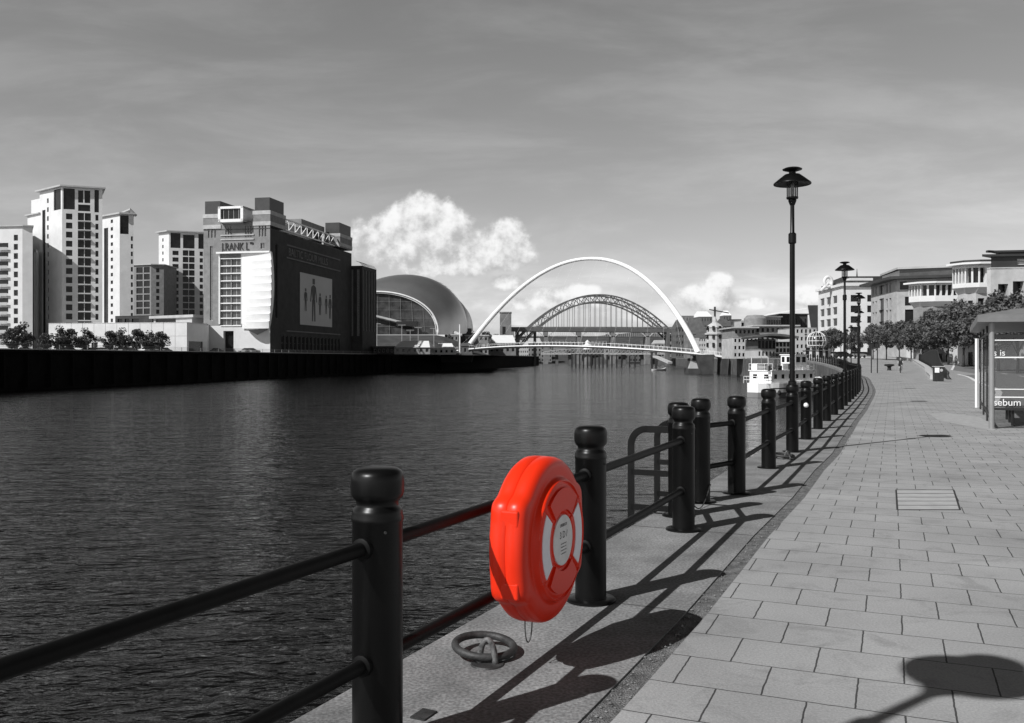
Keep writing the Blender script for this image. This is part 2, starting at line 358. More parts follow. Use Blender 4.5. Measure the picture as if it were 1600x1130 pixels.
def facade(wall, A, B, z0, z1, ops, parent, glass=None, frame=None, depth=.35, mull=(1, 1), wname='window', fw=.1, stuff=False):
    """wall sheet from A to B (outside on the right hand) with openings (s0,s1,za,zb); one window mesh per opening"""
    A = Vector((A[0], A[1])); B = Vector((B[0], B[1])); Ln = (B - A).length; d = (B - A) / Ln; n = Vector((d.y, -d.x))
    def pt(s, z, dp=0.0): return (A.x + d.x * s - n.x * dp, A.y + d.y * s - n.y * dp, z)
    ops = [(max(.01, a), min(Ln - .01, b), max(z0 + .01, c), min(z1 - .01, e)) for a, b, c, e in ops if b > .05 and a < Ln - .05 and min(e, z1) - max(c, z0) > .05]
    S = sorted(set([0, Ln] + [round(x, 4) for o in ops for x in o[:2]])); Z = sorted(set([z0, z1] + [round(x, 4) for o in ops for x in o[2:]]))
    for i in range(len(S) - 1):
        run = None
        for j in range(len(Z) - 1):
            cs, cz = (S[i] + S[i + 1]) / 2, (Z[j] + Z[j + 1]) / 2
            hole = any(o[0] < cs < o[1] and o[2] < cz < o[3] for o in ops)
            if not hole:
                if run is None: run = Z[j]
                if j == len(Z) - 2: wall.add([pt(S[i], run), pt(S[i + 1], run), pt(S[i + 1], Z[j + 1]), pt(S[i], Z[j + 1])], [(0, 1, 2, 3)])
            else:
                if run is not None and run < Z[j]: wall.add([pt(S[i], run), pt(S[i + 1], run), pt(S[i + 1], Z[j]), pt(S[i], Z[j])], [(0, 1, 2, 3)])
                run = None
    allw = MB()
    for a, b, c, e in ops:
        for q in (((a, c), (a, e)), ((b, e), (b, c)), ((a, e), (b, e)), ((b, c), (a, c))):
            wall.add([pt(*q[0]), pt(*q[1]), pt(*q[1], depth), pt(*q[0], depth)], [(0, 1, 2, 3)])
        w = allw if stuff else MB(); w.mi = 0
        w.add([pt(a, c, depth - .02), pt(b, c, depth - .02), pt(b, e, depth - .02), pt(a, e, depth - .02)], [(0, 1, 2, 3)])
        w.mi = 1; dd = depth - .06
        def fb(sa, sb, za, zb): w.add([pt(sa, za, dd), pt(sb, za, dd), pt(sb, zb, dd), pt(sa, zb, dd)], [(0, 1, 2, 3)])
        if frame is not None:
            fb(a, b, e - fw, e); fb(a, b, c, c + fw); fb(a, a + fw, c + fw, e - fw); fb(b - fw, b, c + fw, e - fw)
            for i in range(1, mull[0]): x = a + (b - a) * i / mull[0]; fb(x - fw / 2, x + fw / 2, c + fw, e - fw)
            for j in range(1, mull[1]): y = c + (e - c) * j / mull[1]; fb(a + fw, b - fw, y - fw / 2, y + fw / 2)
        if not stuff: w.build(wname, [glass or GLASSD, frame or FRAME], parent, clean=False)
    if stuff: tag(allw.build(wname, [glass or GLASSD, frame or FRAME], parent, clean=False), kind='stuff')
def interp(path, step=2.0):
    """Catmull-Rom resample of 2D points"""
    out = []; n = len(path)
    for i in range(n - 1):
        p0 = Vector(path[max(i - 1, 0)]); p1 = Vector(path[i]); p2 = Vector(path[i + 1]); p3 = Vector(path[min(i + 2, n - 1)])
        m = max(1, int((p2 - p1).length / step))
        for k in range(m):
            t = k / m; out.append(.5 * ((2 * p1) + (p2 - p0) * t + (2 * p0 - 5 * p1 + 4 * p2 - p3) * t * t + (3 * p1 - p0 - 3 * p2 + p3) * t ** 3))
    out.append(Vector(path[-1])); return out
def offs(path, o):
    r = []
    for i, p in enumerate(path):
        d = (path[min(i + 1, len(path) - 1)] - path[max(i - 1, 0)]).normalized(); r.append(Vector((p.x + d.y * o, p.y - d.x * o)))
    return r
def sst(a, b, x): t = min(1, max(0, (x - a) / (b - a))); return t * t * (3 - 2 * t)
def zR(Y): return 1.7 * sst(85, 200, Y)
ZL = 3.1; ZW = -4.2

# ------------------------------------------------------------------ setting
# the river
w = MB(); w.add([(-4000, -60, ZW), (4000, -60, ZW), (4000, 6000, ZW), (-4000, 6000, ZW)], [(0, 1, 2, 3)])
tag(w.build('water', WATER), kind='structure')
POSTS = [(-1.62, 1.40), (-.55, 3.665), (.5206, 5.926), (1.6, 8.358), (2.661, 10.614), (3.751, 13.096), (4.80, 15.342), (5.835, 17.78),
         (6.953, 20.36), (8.08, 22.99), (9.158, 25.45), (10.27, 28.0), (11.24, 30.27)]
FARP = [(16.7, 43.2), (22.4, 57.8), (28.2, 73), (34, 90), (39.5, 106), (45, 124), (51.5, 151), (58, 190), (66, 235), (75, 291), (82, 338)]
rp = [(-1.62 - 1.07 * k, 1.40 - 2.26 * k) for k in (20, 12, 6, 3, 1)] + POSTS + FARP
RP = interp(rp, 1.2)
RP2 = RP + [Vector(p) for p in ((93, 420), (112, 560), (130, 700), (140, 820), (150, 1000))]
def strip(mb, pa, pb, zf, dz=0.0):
    vs = []
    for a, b in zip(pa, pb): vs += [(a.x, a.y, zf(a.y) + dz), (b.x, b.y, zf(a.y) + dz)]
    mb.add(vs, [(2 * i, 2 * i + 1, 2 * i + 3, 2 * i + 2) for i in range(len(pa) - 1)])
e0, e1, e2, e3 = offs(RP2, -.54), offs(RP2, .64), offs(RP2, .77), offs(RP2, 12)
m = MB(); strip(m, e2, e3, zR); strip(m, e3, [Vector((p.x + 900, p.y)) for p in e3], zR)
tag(m.build('promenade_paving', PAVE), kind='structure')
m = MB(); strip(m, offs(RP2, -.50), e1, zR)                       # coping with a rounded arris and real joints
for a, b, za, zb in ((-.54, -.50, -.04, 0), (-.54, -.54, -.35, -.04)):
    pa, pb = offs(RP2, a), offs(RP2, b); vs = []
    for p, q in zip(pa, pb): vs += [(p.x, p.y, zR(p.y) + za), (q.x, q.y, zR(p.y) + zb)]
    m.add(vs, [(2 * i, 2 * i + 1, 2 * i + 3, 2 * i + 2) for i in range(len(pa) - 1)])
vs = []
for p in e1: vs += [(p.x, p.y, zR(p.y)), (p.x, p.y, zR(p.y) - .02)]
m.add(vs, [(2 * i, 2 * i + 1, 2 * i + 3, 2 * i + 2) for i in range(len(e1) - 1)])
tag(m.build('quay_coping', COPE), kind='structure')
m = MB(); strip(m, e1, e2, zR, -.010); tag(m.build('gravel_joint_bed', GRAVEL), kind='structure')
m = MB()
for i in range(0, 900):                                             # loose grit in the joint
    t = random.random() ** 1.5; k = int(8 + t * 26) ; 
    Yy = 2.2 + t * 26
    base = min(range(len(RP2)), key=lambda j: abs(RP2[j].y - Yy)); p = RP2[base]; q = RP2[base + 1]; r_ = random.random(); c = p + (q - p) * r_
    d = (q - p).normalized(); o = .70 + random.gauss(0, .035); r0 = random.uniform(.003, .011)
    m.sphere((c.x + d.y * o, c.y - d.x * o, -.009 + r0 * .4), r0, 5, (1, random.uniform(.5, 1), .7))
tag(m.build('gravel', PEBBLE), kind='stuff')
m = MB()
for k, (po, wd) in enumerate(((-3.2, .01), (.9, .012), (4.4, .01), (6.9, .01), (9.9, .01), (13.7, .01), (17.2, .01), (21, .01))):     # dark joints between coping stones
    base = min(range(len(RP2)), key=lambda j: abs(RP2[j].y - po - 1.2)); p = RP2[base]; d = (RP2[base + 1] - p).normalized(); nn = Vector((d.y, -d.x))
    a = p - nn * .5; b = p + nn * .63; m.bar((a.x, a.y, .0015), (b.x, b.y, .0015), wd, .003)
tag(m.build('coping_joints', INK), kind='structure')
m = MB(); pa = offs(RP2, -.52); vs = []
for p in pa: vs += [(p.x, p.y, zR(p.y) - .3), (p.x, p.y, -8)]
m.add(vs, [(2 * i, 2 * i + 1, 2 * i + 3, 2 * i + 2) for i in range(len(pa) - 1)])
tag(m.build('quay_wall', WALLR), 'weathered stone quay wall dropping to the river below the near promenade', 'quay wall')

# road beyond the low wall
RK = [Vector(p) for p in ((16, 30), (20.5, 38), (24.8, 46), (31.4, 60.6), (40, 79), (49, 100), (63, 128), (76, 155), (90, 190), (100, 240), (108, 300))]
RK = interp([tuple(p) for p in RK], 4)
m = MB(); strip(m, RK, [Vector((p.x + 10, p.y - 3)) for p in RK], zR, .006); tag(m.build('road', ASPH), kind='structure')
m = MB(); strip(m, offs(RK, -.05), offs(RK, .22), zR, .012); tag(m.build('road_edge_marking', PAINTW), kind='structure')
m = MB()
for i in range(4, len(RK) - 2, 3):
    a = offs(RK, 4.6)[i]; b = offs(RK, 4.6)[i + 1]; z = zR(a.y) + .02; m.bar((a.x, a.y, z), (b.x, b.y, zR(b.y) + .02), .18, .004)
tag(m.build('road_centre_marking', PAINTW), kind='structure')
m = MB(); pa = offs(RK, 9.2)
for i in range(len(pa) - 1): m.bar((pa[i].x, pa[i].y, zR(pa[i].y) + .05), (pa[i + 1].x, pa[i + 1].y, zR(pa[i + 1].y) + .05), .3, .12)
tag(m.build('kerb', STONE), kind='structure')

# left bank
lp = [(-120, -40), (-104, 70), (-89, 156), (-69, 262), (-52, 345), (-33, 410), (-12, 520), (8, 640), (24, 800), (20, 1000)]
LP = interp(lp, 8)
m = MB(); strip(m, [Vector((p.x - 1500, p.y)) for p in LP], LP, lambda y: ZL); tag(m.build('far_bank_ground', LAND), kind='structure')
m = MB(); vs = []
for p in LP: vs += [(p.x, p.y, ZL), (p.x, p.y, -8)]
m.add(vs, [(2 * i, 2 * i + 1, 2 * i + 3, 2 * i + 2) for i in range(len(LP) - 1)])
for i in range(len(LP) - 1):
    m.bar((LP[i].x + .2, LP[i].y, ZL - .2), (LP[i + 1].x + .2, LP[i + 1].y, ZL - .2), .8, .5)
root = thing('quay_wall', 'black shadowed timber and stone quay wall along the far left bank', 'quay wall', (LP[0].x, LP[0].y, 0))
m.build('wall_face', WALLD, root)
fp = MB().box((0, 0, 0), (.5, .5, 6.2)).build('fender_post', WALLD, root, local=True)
lpf = interp(lp[1:6], 6)
for i, p in enumerate(lpf):
    o = fp if i == 0 else copy_part(fp, root)
    o.location = Vector((p.x + .45, p.y, -.6)) - Vector(root.location)
# hills behind the town
m = MB(); nx = 60; 
def hill(mb, x0, x1, y0, y1, hf, n=50, k=10):
    vs = []
    for j in range(k + 1):
        for i in range(n + 1):
            x = x0 + (x1 - x0) * i / n; y = y0 + (y1 - y0) * j / k; vs.append((x, y, hf(x, y, j / k)))
    mb.add(vs, [(j * (n + 1) + i, j * (n + 1) + i + 1, (j + 1) * (n + 1) + i + 1, (j + 1) * (n + 1) + i) for j in range(k) for i in range(n)])
hill(m, -1500, 2500, 1000, 1700, lambda x, y, t: -6 + sst(0, .4, t) * (34 + 10 * math.sin(x * .011) + 7 * math.sin(x * .031 + 1)) * (1 if x > 60 else .9))
hill(m, -3000, 4000, 1700, 5500, lambda x, y, t: 28 + 14 * math.sin(x * .003) + 20 * t, 40, 6)
tag(m.build('hills', GRASS), kind='structure')

# ------------------------------------------------------------------ railing, posts, lamps
PROF = [(.103, 0), (.103, .935), (.1065, .94), (.1065, .955), (.103, .962), (.103, .974), (.098, .988), (.088, .998), (.085, 1.008), (.088, 1.02), (.098, 1.03), (.105, 1.04),
        (.109, 1.055), (.109, 1.105), (.106, 1.125), (.098, 1.141), (.08, 1.151), (.05, 1.156), (0, 1.158)]
PLATE = [(.0, 0), (.165, 0), (.165, .012), (.158, .018), (.104, .02), (.104, .03)]
POST_ME = MB().lathe(PROF, 40).mesh('post', BLACK, 50)
PLATE_ME = MB().lathe(PLATE, 36).mesh('base_plate', BLACK, 40)
b_ = MB()
for a in (-1.3,): b_.tube([(.104 * math.cos(a), .104 * math.sin(a), .905), (.109 * math.cos(a), .109 * math.sin(a), .905)], .006, 8)
SCREW_ME = b_.mesh('screw', RUST)
def meobj(name, me, parent, loc=(0, 0, 0), rz=0.0):
    o = bpy.data.objects.new(name, me); COL.objects.link(o); o.parent = parent; o.location = loc; o.rotation_euler = (0, 0, rz); return o
def add_post(root, p, near=True):
    z = zR(p[1]); l = Vector((p[0], p[1], z)) - Vector(root.location)
    o = meobj('post', POST_ME, root, l, random.uniform(0, 1))
    if near: meobj('base_plate', PLATE_ME, o); meobj('screw', SCREW_ME, o)
    return o
RZ = (.375, .84)
def rails(root, a, b, near=True):
    for z in RZ:
        za, zb = zR(a[1]) + z, zR(b[1]) + z
        mb = MB(); A = Vector((a[0], a[1], za)); B = Vector((b[0], b[1], zb)); d = (B - A).normalized()
        mb.tube([A, B], .029, 14)
        if near:
            for Q, s_ in ((A, 1), (B, -1)):
                mb.tube([Q + d * s_ * .08, Q + d * s_ * .118, Q + d * s_ * .124], [.044, .044, .03], 14)
        mb.build('rail', RAILM, root, 40)
def make_lamp():
    t = thing('street_lamp', '', 'street lamp', (0, 0, 0), 0, 'lamps along the near railing')
    p = meobj('post', POST_ME, t); meobj('base_plate', PLATE_ME, p)
    MB().lathe([(.07, 1.14), (.07, 1.2), (.046, 1.22), (.043, 3.6), (.043, 3.75), (.036, 3.76), (.034, 4.31)], 20).build('pole', BLACK, t, 40)
    MB().lathe([(.05, 3.56), (.066, 3.575), (.066, 3.73), (.05, 3.745)], 20).build('collar', BLACK, t, 40)
    lf = MB().lathe([(.04, 4.22), (.06, 4.27), (.07, 4.3), (.062, 4.315), (.095, 4.33), (.1, 4.345), (.1, 4.36), (0, 4.36)], 24).build('lantern_base', BLACK, t, 40)
    MB().lathe([(.092, 4.36), (.096, 4.5), (.096, 4.62)], 24).build('lantern_glass', CLEAR, t, True)
    MB().lathe([(0, 4.36), (.022, 4.37), (.03, 4.42), (.03, 4.54), (.02, 4.6), (0, 4.6)], 12).build('bulb', ROOFL, t, True)
    m = MB()
    for k in range(4): a = k * math.pi / 2 + .4; m.tube([(.1 * math.cos(a), .1 * math.sin(a), 4.35), (.1 * math.cos(a), .1 * math.sin(a), 4.66)], .008, 6)
    m.build('lantern_stay', BLACK, t)
    MB().lathe([(0, 4.60), (.12, 4.60), (.31, 4.575), (.315, 4.585), (.31, 4.6), (.2, 4.69), (.13, 4.745), (.06, 4.76), (.055, 4.80), (0, 4.80)], 32).build('canopy', BLACK, t, 35)
    MB().lathe([(0, 4.795), (.08, 4.80), (.16, 4.825), (.165, 4.84), (.12, 4.86), (0, 4.865)], 28).build('top_cap', BLACK, t, 35)
    return t
r1 = thing('quayside_railing', 'thick black posts and round rails nearest the camera, carrying the red lifebuoy case', 'railing', (-.55, 3.665, 0))
r2 = thing('quayside_railing', 'long black post and rail fence from the ladder gap to the bend in the quay', 'railing', (2.661, 10.614, 0))
Bp, Cp = (1.691, 9.106), (2.107, 10.0)
back = [(-1.62 - 1.07 * k, 1.40 - 2.26 * k) for k in (2, 1)]
for p in back + POSTS[1:4] + [Bp]: add_post(r1, p)
seq = back + POSTS[:4] + [Bp]
for a, b in zip(seq, seq[1:]): rails(r1, a, b)
for p in [Cp] + POSTS[4:6] + POSTS[7:12]: add_post(r2, p)
pp = interp([POSTS[12]] + FARP, .25)                                  # far posts every 2.5 m along the curve
farposts = []; acc = 0; last = pp[0]
for p in pp[1:]:
    acc += (p - last).length; last = p
    if acc >= 2.5: farposts.append((p.x, p.y)); acc = 0
lampidx = {0, 6, 12}
lamps = [POSTS[0], POSTS[6], POSTS[12]]
far_l = [5 + 6 * k for k in range(0, 9)]
for i, p in enumerate(farposts):
    if i in far_l: lamps.append(p)
    elif i < 75: add_post(r2, p, False)
seq = [Cp] + POSTS[4:] + farposts[:76]
for i, (a, b) in enumerate(zip(seq, seq[1:])):
    if i < 45: rails(r2, a, b, i < 9)
m = MB()
for a, b in zip(seq[45:], seq[46:]):
    for z in RZ: m.tube([(a[0], a[1], zR(a[1]) + z), (b[0], b[1], zR(b[1]) + z)], .03, 5)
tag(m.build('rail', BLACK, r2), kind='stuff')
ref = MB().sphere((5.835 - .03, 17.78 - .1, .675), .05, 14).build('reflector', WHITE, r2, True)
lamp0 = make_lamp()
ll = ['black street lamp on the railing post behind the camera, its shadow on the paving', 'tall black street lamp on the railing, nearest and largest in the photo',
      'second black street lamp along the railing, before the white office block', 'third street lamp along the railing', 'fourth street lamp along the railing',
      'fifth street lamp, where the railing bends'] + ['small distant street lamp number %s along the quay railing' % w_ for w_ in ('six', 'seven', 'eight', 'nine', 'ten', 'eleven', 'twelve')]
copies(lamp0, [(p[0], p[1], zR(p[1]), .3, 1) for p in lamps], ll)

# ladder guards at the gap
nR = Vector((.904, -.428, 0)); dR = Vector((.428, .904, 0))
t = thing('quay_ladder', 'black flat bar ladder with curved side guards in the railing gap', 'ladder', (1.9, 9.55, 0))
for q in (Bp, Cp):
    b0 = Vector((q[0], q[1], 0)) - nR * .1; e = Vector((q[0], q[1], 0)) - nR * .50; m = MB()
    pts = [e + Vector((0, 0, -2.2)), e + Vector((0, 0, .70))] + [e + nR * (.17 - .17 * math.cos(a)) + Vector((0, 0, .70 + .17 * math.sin(a))) for a in [k * math.pi / 28 for k in range(1, 15)]] + [b0 + Vector((0, 0, .87))]
    for a, b in zip(pts, pts[1:]): m.bar(a - (b - a).normalized() * .004, b + (b - a).normalized() * .004, .07, .016, dR)
    for z in (.42, .06): m.bar(e + Vector((0, 0, z)), b0 + Vector((0, 0, z)), .016, .06)
    i_ = e + nR * .22
    m.build('side_guard', BLACK, t)
for k in range(7):
    z = -.12 - .3 * k; MB().tube([Vector((Bp[0], Bp[1], z)) - nR * .5, Vector((Cp[0], Cp[1], z)) - nR * .5], .013, 8).build('rung', BLACK, t)
m = MB(); pts = [Vector((Bp[0], Bp[1], .2)) + (Vector((Cp[0], Cp[1], .2)) - Vector((Bp[0], Bp[1], .2))) * (k / 14) + nR * .11 - Vector((0, 0, .19 * math.sin(math.pi * k / 14))) for k in range(15)]
for a, b in zip(pts, pts[1:]): m.tube([a, (a + b) / 2 + Vector((0, 0, .003)), b], .006, 6)
tag(m.build('safety_chain', RUST), 'slack thin chain hanging low across the ladder gap', 'chain')

# mooring rings
def mooring(name, c, r, rad, lab, rot=.3):
    t = thing(name, lab, 'mooring ring', (c[0], c[1], 0))
    pts = [(c[0] + r * math.cos(a), c[1] + r * math.sin(a), rad + .012 + .03 * (1 + math.cos(a - 2.4)) / 2) for a in [2 * math.pi * k / 48 for k in range(48)]]
    MB().tube(pts, rad, 14, closed=True).build('ring', RUST, t, True)
    e = Vector((c[0] + .02, c[1] - r + .005, 0)); dd = Vector((.97, -.22, 0)).normalized()
    m = MB(); m.tube([e + dd * .042 * math.cos(a) + Vector((0, 0, .005 + .125 * math.sin(a))) for a in [math.pi * k / 16 for k in range(17)]], [.013 + .004 * abs(math.cos(math.pi * k / 16)) for k in range(17)], 14)
    m.build('eye_staple', PEEL, t, True)
    MB().lathe([(0, 0), (.09, 0), (.085, .008), (0, .01)], 20, (e.x, e.y, 0)).build('base_patch', RUST, t, 40)
g = gz(757, 1023)
mooring('mooring_ring', (g.x, g.y), .158, .021, 'heavy iron mooring ring lying on the coping below the red case')
g = gz(1224, 716)
mooring('mooring_ring', (g.x, g.y), .16, .021, 'smaller looking mooring ring on the coping beyond the ladder gap')
m = MB(); g = gz(662, 1118); m.box((g.x, g.y, .004), (.075, .11, .008), -.45); tag(m.build('metal_plate', RUST), 'small square metal plate set in the coping beside the nearest post', 'plate')

# ------------------------------------------------------------------ lifebuoy housing
cx, cy = -.55 + .5 * 1.0706, 3.665 + .5 * 2.261
HC = Vector((cx, cy, .655)) + nR * .183
root = thing('lifebuoy_housing', 'bright red plastic lifebuoy case with white reflective strips hung on the railing', 'lifebuoy case', (HC.x, HC.y, HC.z))
def outline(a):
    c_, s_ = math.cos(a), math.sin(a); ci = .432
    p = 9.0; rr = (abs(c_ / .416) ** p + abs(s_ / .268) ** p) ** (-1 / p)
    k = 80.0; return math.log(math.exp(k * ci) + math.exp(k * rr)) / k - .003
NA = 160
def ringv(sc_, y, extra=0.0): return [(nR * y + dR * ((outline(2 * math.pi * i / NA) * sc_ - extra) * math.cos(2 * math.pi * i / NA)) + Vector((0, 0, (outline(2 * math.pi * i / NA) * sc_ - extra) * math.sin(2 * math.pi * i / NA)))) + HC for i in range(NA)]
def loft(rings, cap0=False, cap1=False):
    mb = MB(); vs = [v for r in rings for v in r]; fs = []
    for j in range(len(rings) - 1):
        for i in range(NA): fs.append((j * NA + i, j * NA + (i + 1) % NA, (j + 1) * NA + (i + 1) % NA, (j + 1) * NA + i))
    if cap0: fs.append(tuple(range(NA))[::-1])
    if cap1: fs.append(tuple((len(rings) - 1) * NA + i for i in range(NA)))
    mb.add(vs, fs); return mb
back_r = [ringv(1, -.10, .045), ringv(1, -.095, .02), ringv(1, -.075, .004), ringv(1, -.05, 0), ringv(1, -.010, 0), ringv(1, -.004, .006)]
loft(back_r, True).build('back_shell', RED, root, 50)
# front shell: rounded side, then relief of the ring
def relief(r, a):
    h = 0.0
    sx_ = abs(math.cos(a))
    ang = abs(((a + math.pi / 2) % math.pi) - math.pi / 2)              # distance from horizontal axis
    # centre well, spoke-like arc pads above and below, recessed strips left and right
    h += .034 * (1 - sst(.306, .330, r))
    groove = lambda x, w_: math.exp(-(x / w_) ** 2)
    h -= .010 * groove(r - .141, .005)
    if .13 < r < .30:
        h -= .010 * groove(ang - R(40 + 0), R(1.4)) * sst(.13, .14, r)
    h -= .008 * groove(r - .295, .006)
    if r < .30 and ang > R(40): h -= .004
    return h
front = []
prof = [(-.0035, .006, 1), (.003, 0, 1), (.045, .002, 1), (.062, .008, 1), (.076, .019, 1), (.085, .034, 1), (.090, .052, 1), (.091, .072, 1)]
for y, ex, _ in prof: front.append(ringv(1, y, ex))
mb = loft(front)
nr = 60; vs = []; fs = []
for j in range(nr + 1):
    t_ = 1 - j / nr
    for i in range(NA):
        a = 2 * math.pi * i / NA; r = (outline(a) - .072) * t_
        y = .091 + relief(r, a)
        v = nR * y + dR * (r * math.cos(a)) + Vector((0, 0, r * math.sin(a))) + HC; vs.append(v)
for j in range(nr):
    for i in range(NA): fs.append((j * NA + i, j * NA + (i + 1) % NA, (j + 1) * NA + (i + 1) % NA, (j + 1) * NA + i))
mb.add(vs, fs); fr = mb.build('front_cover', RED, root, 60)
def sector(r0, r1, a0, a1, y0, y1, n=24, m_=3):
    mb = MB(); vs = []
    for y in (y0, y1):
        for k in range(n + 1):
            a = a0 + (a1 - a0) * k / n
            for r in (r0, r1): vs.append(nR * y + dR * (r * math.cos(a)) + Vector((0, 0, r * math.sin(a))) + HC)
    o = 2 * (n + 1); fs = []
    for k in range(n):
        i = 2 * k; fs += [(i, i + 1, i + 3, i + 2), (o + i, o + i + 2, o + i + 3, o + i + 1), (i, i + 2, o + i + 2, o + i), (i + 1, o + i + 1, o + i + 3, i + 3)]
    fs += [(0, o, o + 1, 1), (2 * n, 2 * n + 1, o + 2 * n + 1, o + 2 * n)]
    mb.add(vs, fs); return mb
for c0 in (0, math.pi):
    sector(.180, .270, c0 - R(37), c0 + R(37), .118, .1285).build('reflective_strip', REFL, fr)
for c0 in (math.pi / 2, -math.pi / 2):
    sector(.158, .272, c0 - R(42), c0 + R(42), .11, .1345, 28).build('raised_pad', RED, fr, 30)
lb = MB(); lb.add([nR * y + dR * (r * math.cos(a)) + Vector((0, 0, r * math.sin(a))) + HC for y, r in ((.12, .130), (.1285, .130), (.1295, .127)) for a in [2 * math.pi * k / 48 for k in range(48)]],
       [(j * 48 + k, j * 48 + (k + 1) % 48, (j + 1) * 48 + (k + 1) % 48, (j + 1) * 48 + k) for j in range(2) for k in range(48)] + [tuple(96 + k for k in range(48))])
lbo = lb.build('instruction_label', LABEL, fr, 30)
o = HC + nR * .1305
text('lettering', 'LIFEBUOY', .022, o + Vector((0, 0, .072)), dR, (0, 0, 1), INK, lbo, .0003, 'CENTER')
text('lettering', '3 D /', .05, o + Vector((0, 0, .012)), dR, (0, 0, 1), INK, lbo, .0003, 'CENTER')
for k in range(4): text('lettering', 'IN EMERGENCY LIFT' if k % 2 else 'COVER AND THROW', .008, o + Vector((0, 0, -.02 - .017 * k)), dR, (0, 0, 1), INK, lbo, .0002, 'CENTER')
# outer rib that follows the ring, side clips on the near edge, mounting bracket, cord loop
for zc in (.165, -.185):
    for sgn in (-1, 1):
        mb = MB(); c = HC + dR * sgn * .402 + Vector((0, 0, zc))
        mb.bar(c - nR * .035, c + nR * .062, .030, .085); ob = mb.build('side_clip', RED, root); bv = ob.modifiers.new('b', 'BEVEL'); bv.width = .011; bv.segments = 3
mb = MB(); cc = HC - nR * .183
for z in RZ[1:]:
    mb.tube([Vector((cc.x, cc.y, z)) - dR * .09, Vector((cc.x, cc.y, z)) + dR * .09], .04, 16)
    mb.bar(Vector((cc.x, cc.y, z)), Vector((cc.x, cc.y, z)) + nR * .09, .12, .07)
mb.build('mounting_bracket', REDD, root, 40)
pts = []
for k in range(19):
    a = math.pi * k / 18; pts.append(HC + nR * (-.02) + dR * (-.11 - .045 * math.cos(a)) + Vector((0, 0, -.40 - .12 * math.sin(a) ** .8)))
MB().tube(pts, .0035, 6).build('cord_loop', INK, root, True)

# inspection cover in the paving
a, b, c, d = gz(1400, 766), gz(1490, 766), gz(1500, 797), gz(1402, 797)
t = thing('inspection_cover', 'flush metal framed inspection cover with paved strips in the promenade', 'manhole cover', ((a.x + c.x) / 2, (a.y + c.y) / 2, 0))
m = MB()
for p, q in ((a, b), (b, c), (c, d), (d, a)): m.bar(p + Vector((0, 0, .003)), q + Vector((0, 0, .003)), .018, .006)
m.build('frame', RUST, t)
m = MB(); m.add([p + Vector((0, 0, .002)) for p in (a, b, c, d)], [(0, 1, 2, 3)]); m.build('tray', mat('cover_paving', .36, .85, 4, .15, .3, 80), t)
for k in range(1, 5):
    f = k / 5; MB().bar(a.lerp(d, f) + Vector((0, 0, .004)), b.lerp(c, f) + Vector((0, 0, .004)), .006, .004).build('joint', RUST, t)

m = MB(); m.add([gz(*p) + Vector((0, 0, .004)) for p in ((1452, 647), (1478, 645), (1530, 652), (1560, 668), (1552, 674), (1500, 664), (1466, 657))], [tuple(range(7))])
tag(m.build('pale_paving_patch', mat('worn_paving', .32, .9, 5, .2, .3, 80)), kind='structure')
# ------------------------------------------------------------------ shelter
SA = Vector((10.9, 20.36, 0)); d1 = Vector((.44, .898, 0)).normalized(); d2 = Vector((.975, -.22, 0)).normalized(); SLn = 8.6; SW = 2.4
t = thing('bus_shelter', 'glass and steel shelter with pale frame and lettering on its end panel', 'shelter', (SA.x, SA.y, 0))
H_ = 2.42
def up(p, z): return Vector((p.x, p.y, z))
SHELC = mat('satin_steel', .28, .45, 3, .1, metal=.3)
for i, f in enumerate((0, .33, .66, 1)):
    p = SA + d1 * SLn * f; MB().tube([up(p, 0), up(p, H_)], .06 if i == 0 else .025, 12).build('column', SHELC if i == 0 else STEELD, t, 40)
for f in (0, 1): p = SA + d2 * SW + d1 * SLn * f; MB().tube([up(p, 0), up(p, H_)], .05, 12).build('column', SHELC, t, 40)
c0 = SA - d1 * .25 - d2 * .3; m = MB()
q = [c0, c0 + d2 * (SW + .7), c0 + d2 * (SW + .7) + d1 * (SLn + .7), c0 + d1 * (SLn + .7)]
m.add([up(p, H_) for p in q] + [up(p, H_ + .16) for p in q] + [up(c0 + d2 * .9 + d1 * .9, H_ + .34), up(c0 + d2 * (SW - .2) + d1 * .9, H_ + .34), up(c0 + d2 * (SW - .2) + d1 * (SLn - .2), H_ + .34), up(c0 + d2 * .9 + d1 * (SLn - .2), H_ + .34)],
      [(3, 2, 1, 0), (0, 1, 5, 4), (1, 2, 6, 5), (2, 3, 7, 6), (3, 0, 4, 7), (4, 5, 9, 8), (5, 6, 10, 9), (6, 7, 11, 10), (7, 4, 8, 11), (8, 9, 10, 11)])
m.build('roof', mat('shelter_roof', .17, .5, 2, .2), t)
def pane(a, b, z0, z1, par=t, mt=CLEAR, name='glass_panel'):
    n = (b - a).normalized().cross(Vector((0, 0, 1))) * .006
    m = MB(); m.add([up(p + s_ * n, z) for s_ in (-1, 1) for p, z in ((a, z0), (b, z0), (b, z1), (a, z1))], [(0, 1, 2, 3)[::-1], (4, 5, 6, 7), (0, 1, 5, 4), (1, 2, 6, 5), (2, 3, 7, 6), (3, 0, 4, 7)])
    return m.build(name, mt, par)
for k in range(6):
    a = SA + d1 * (SLn * k / 6 + .06); b = SA + d1 * (SLn * (k + 1) / 6 - .02); pane(a, b, .25, 2.2)
m = MB()
for z in (.25, 2.2): m.bar(up(SA, z), up(SA + d1 * SLn, z), .05, .05)
m.build('side_rail', STEELD, t)
e0_ = SA + d2 * .06; e1_ = SA + d2 * (SW - .06)
pane(e0_, e1_, .45, 2.12)
for z_, h_ in ((1.62, .03), (2.01, .025), (.9, .02), (.72, .025)): MB().bar(up(SA, z_), up(SA + d2 * SW, z_), .04, h_).build('end_rail', WHITE, t)
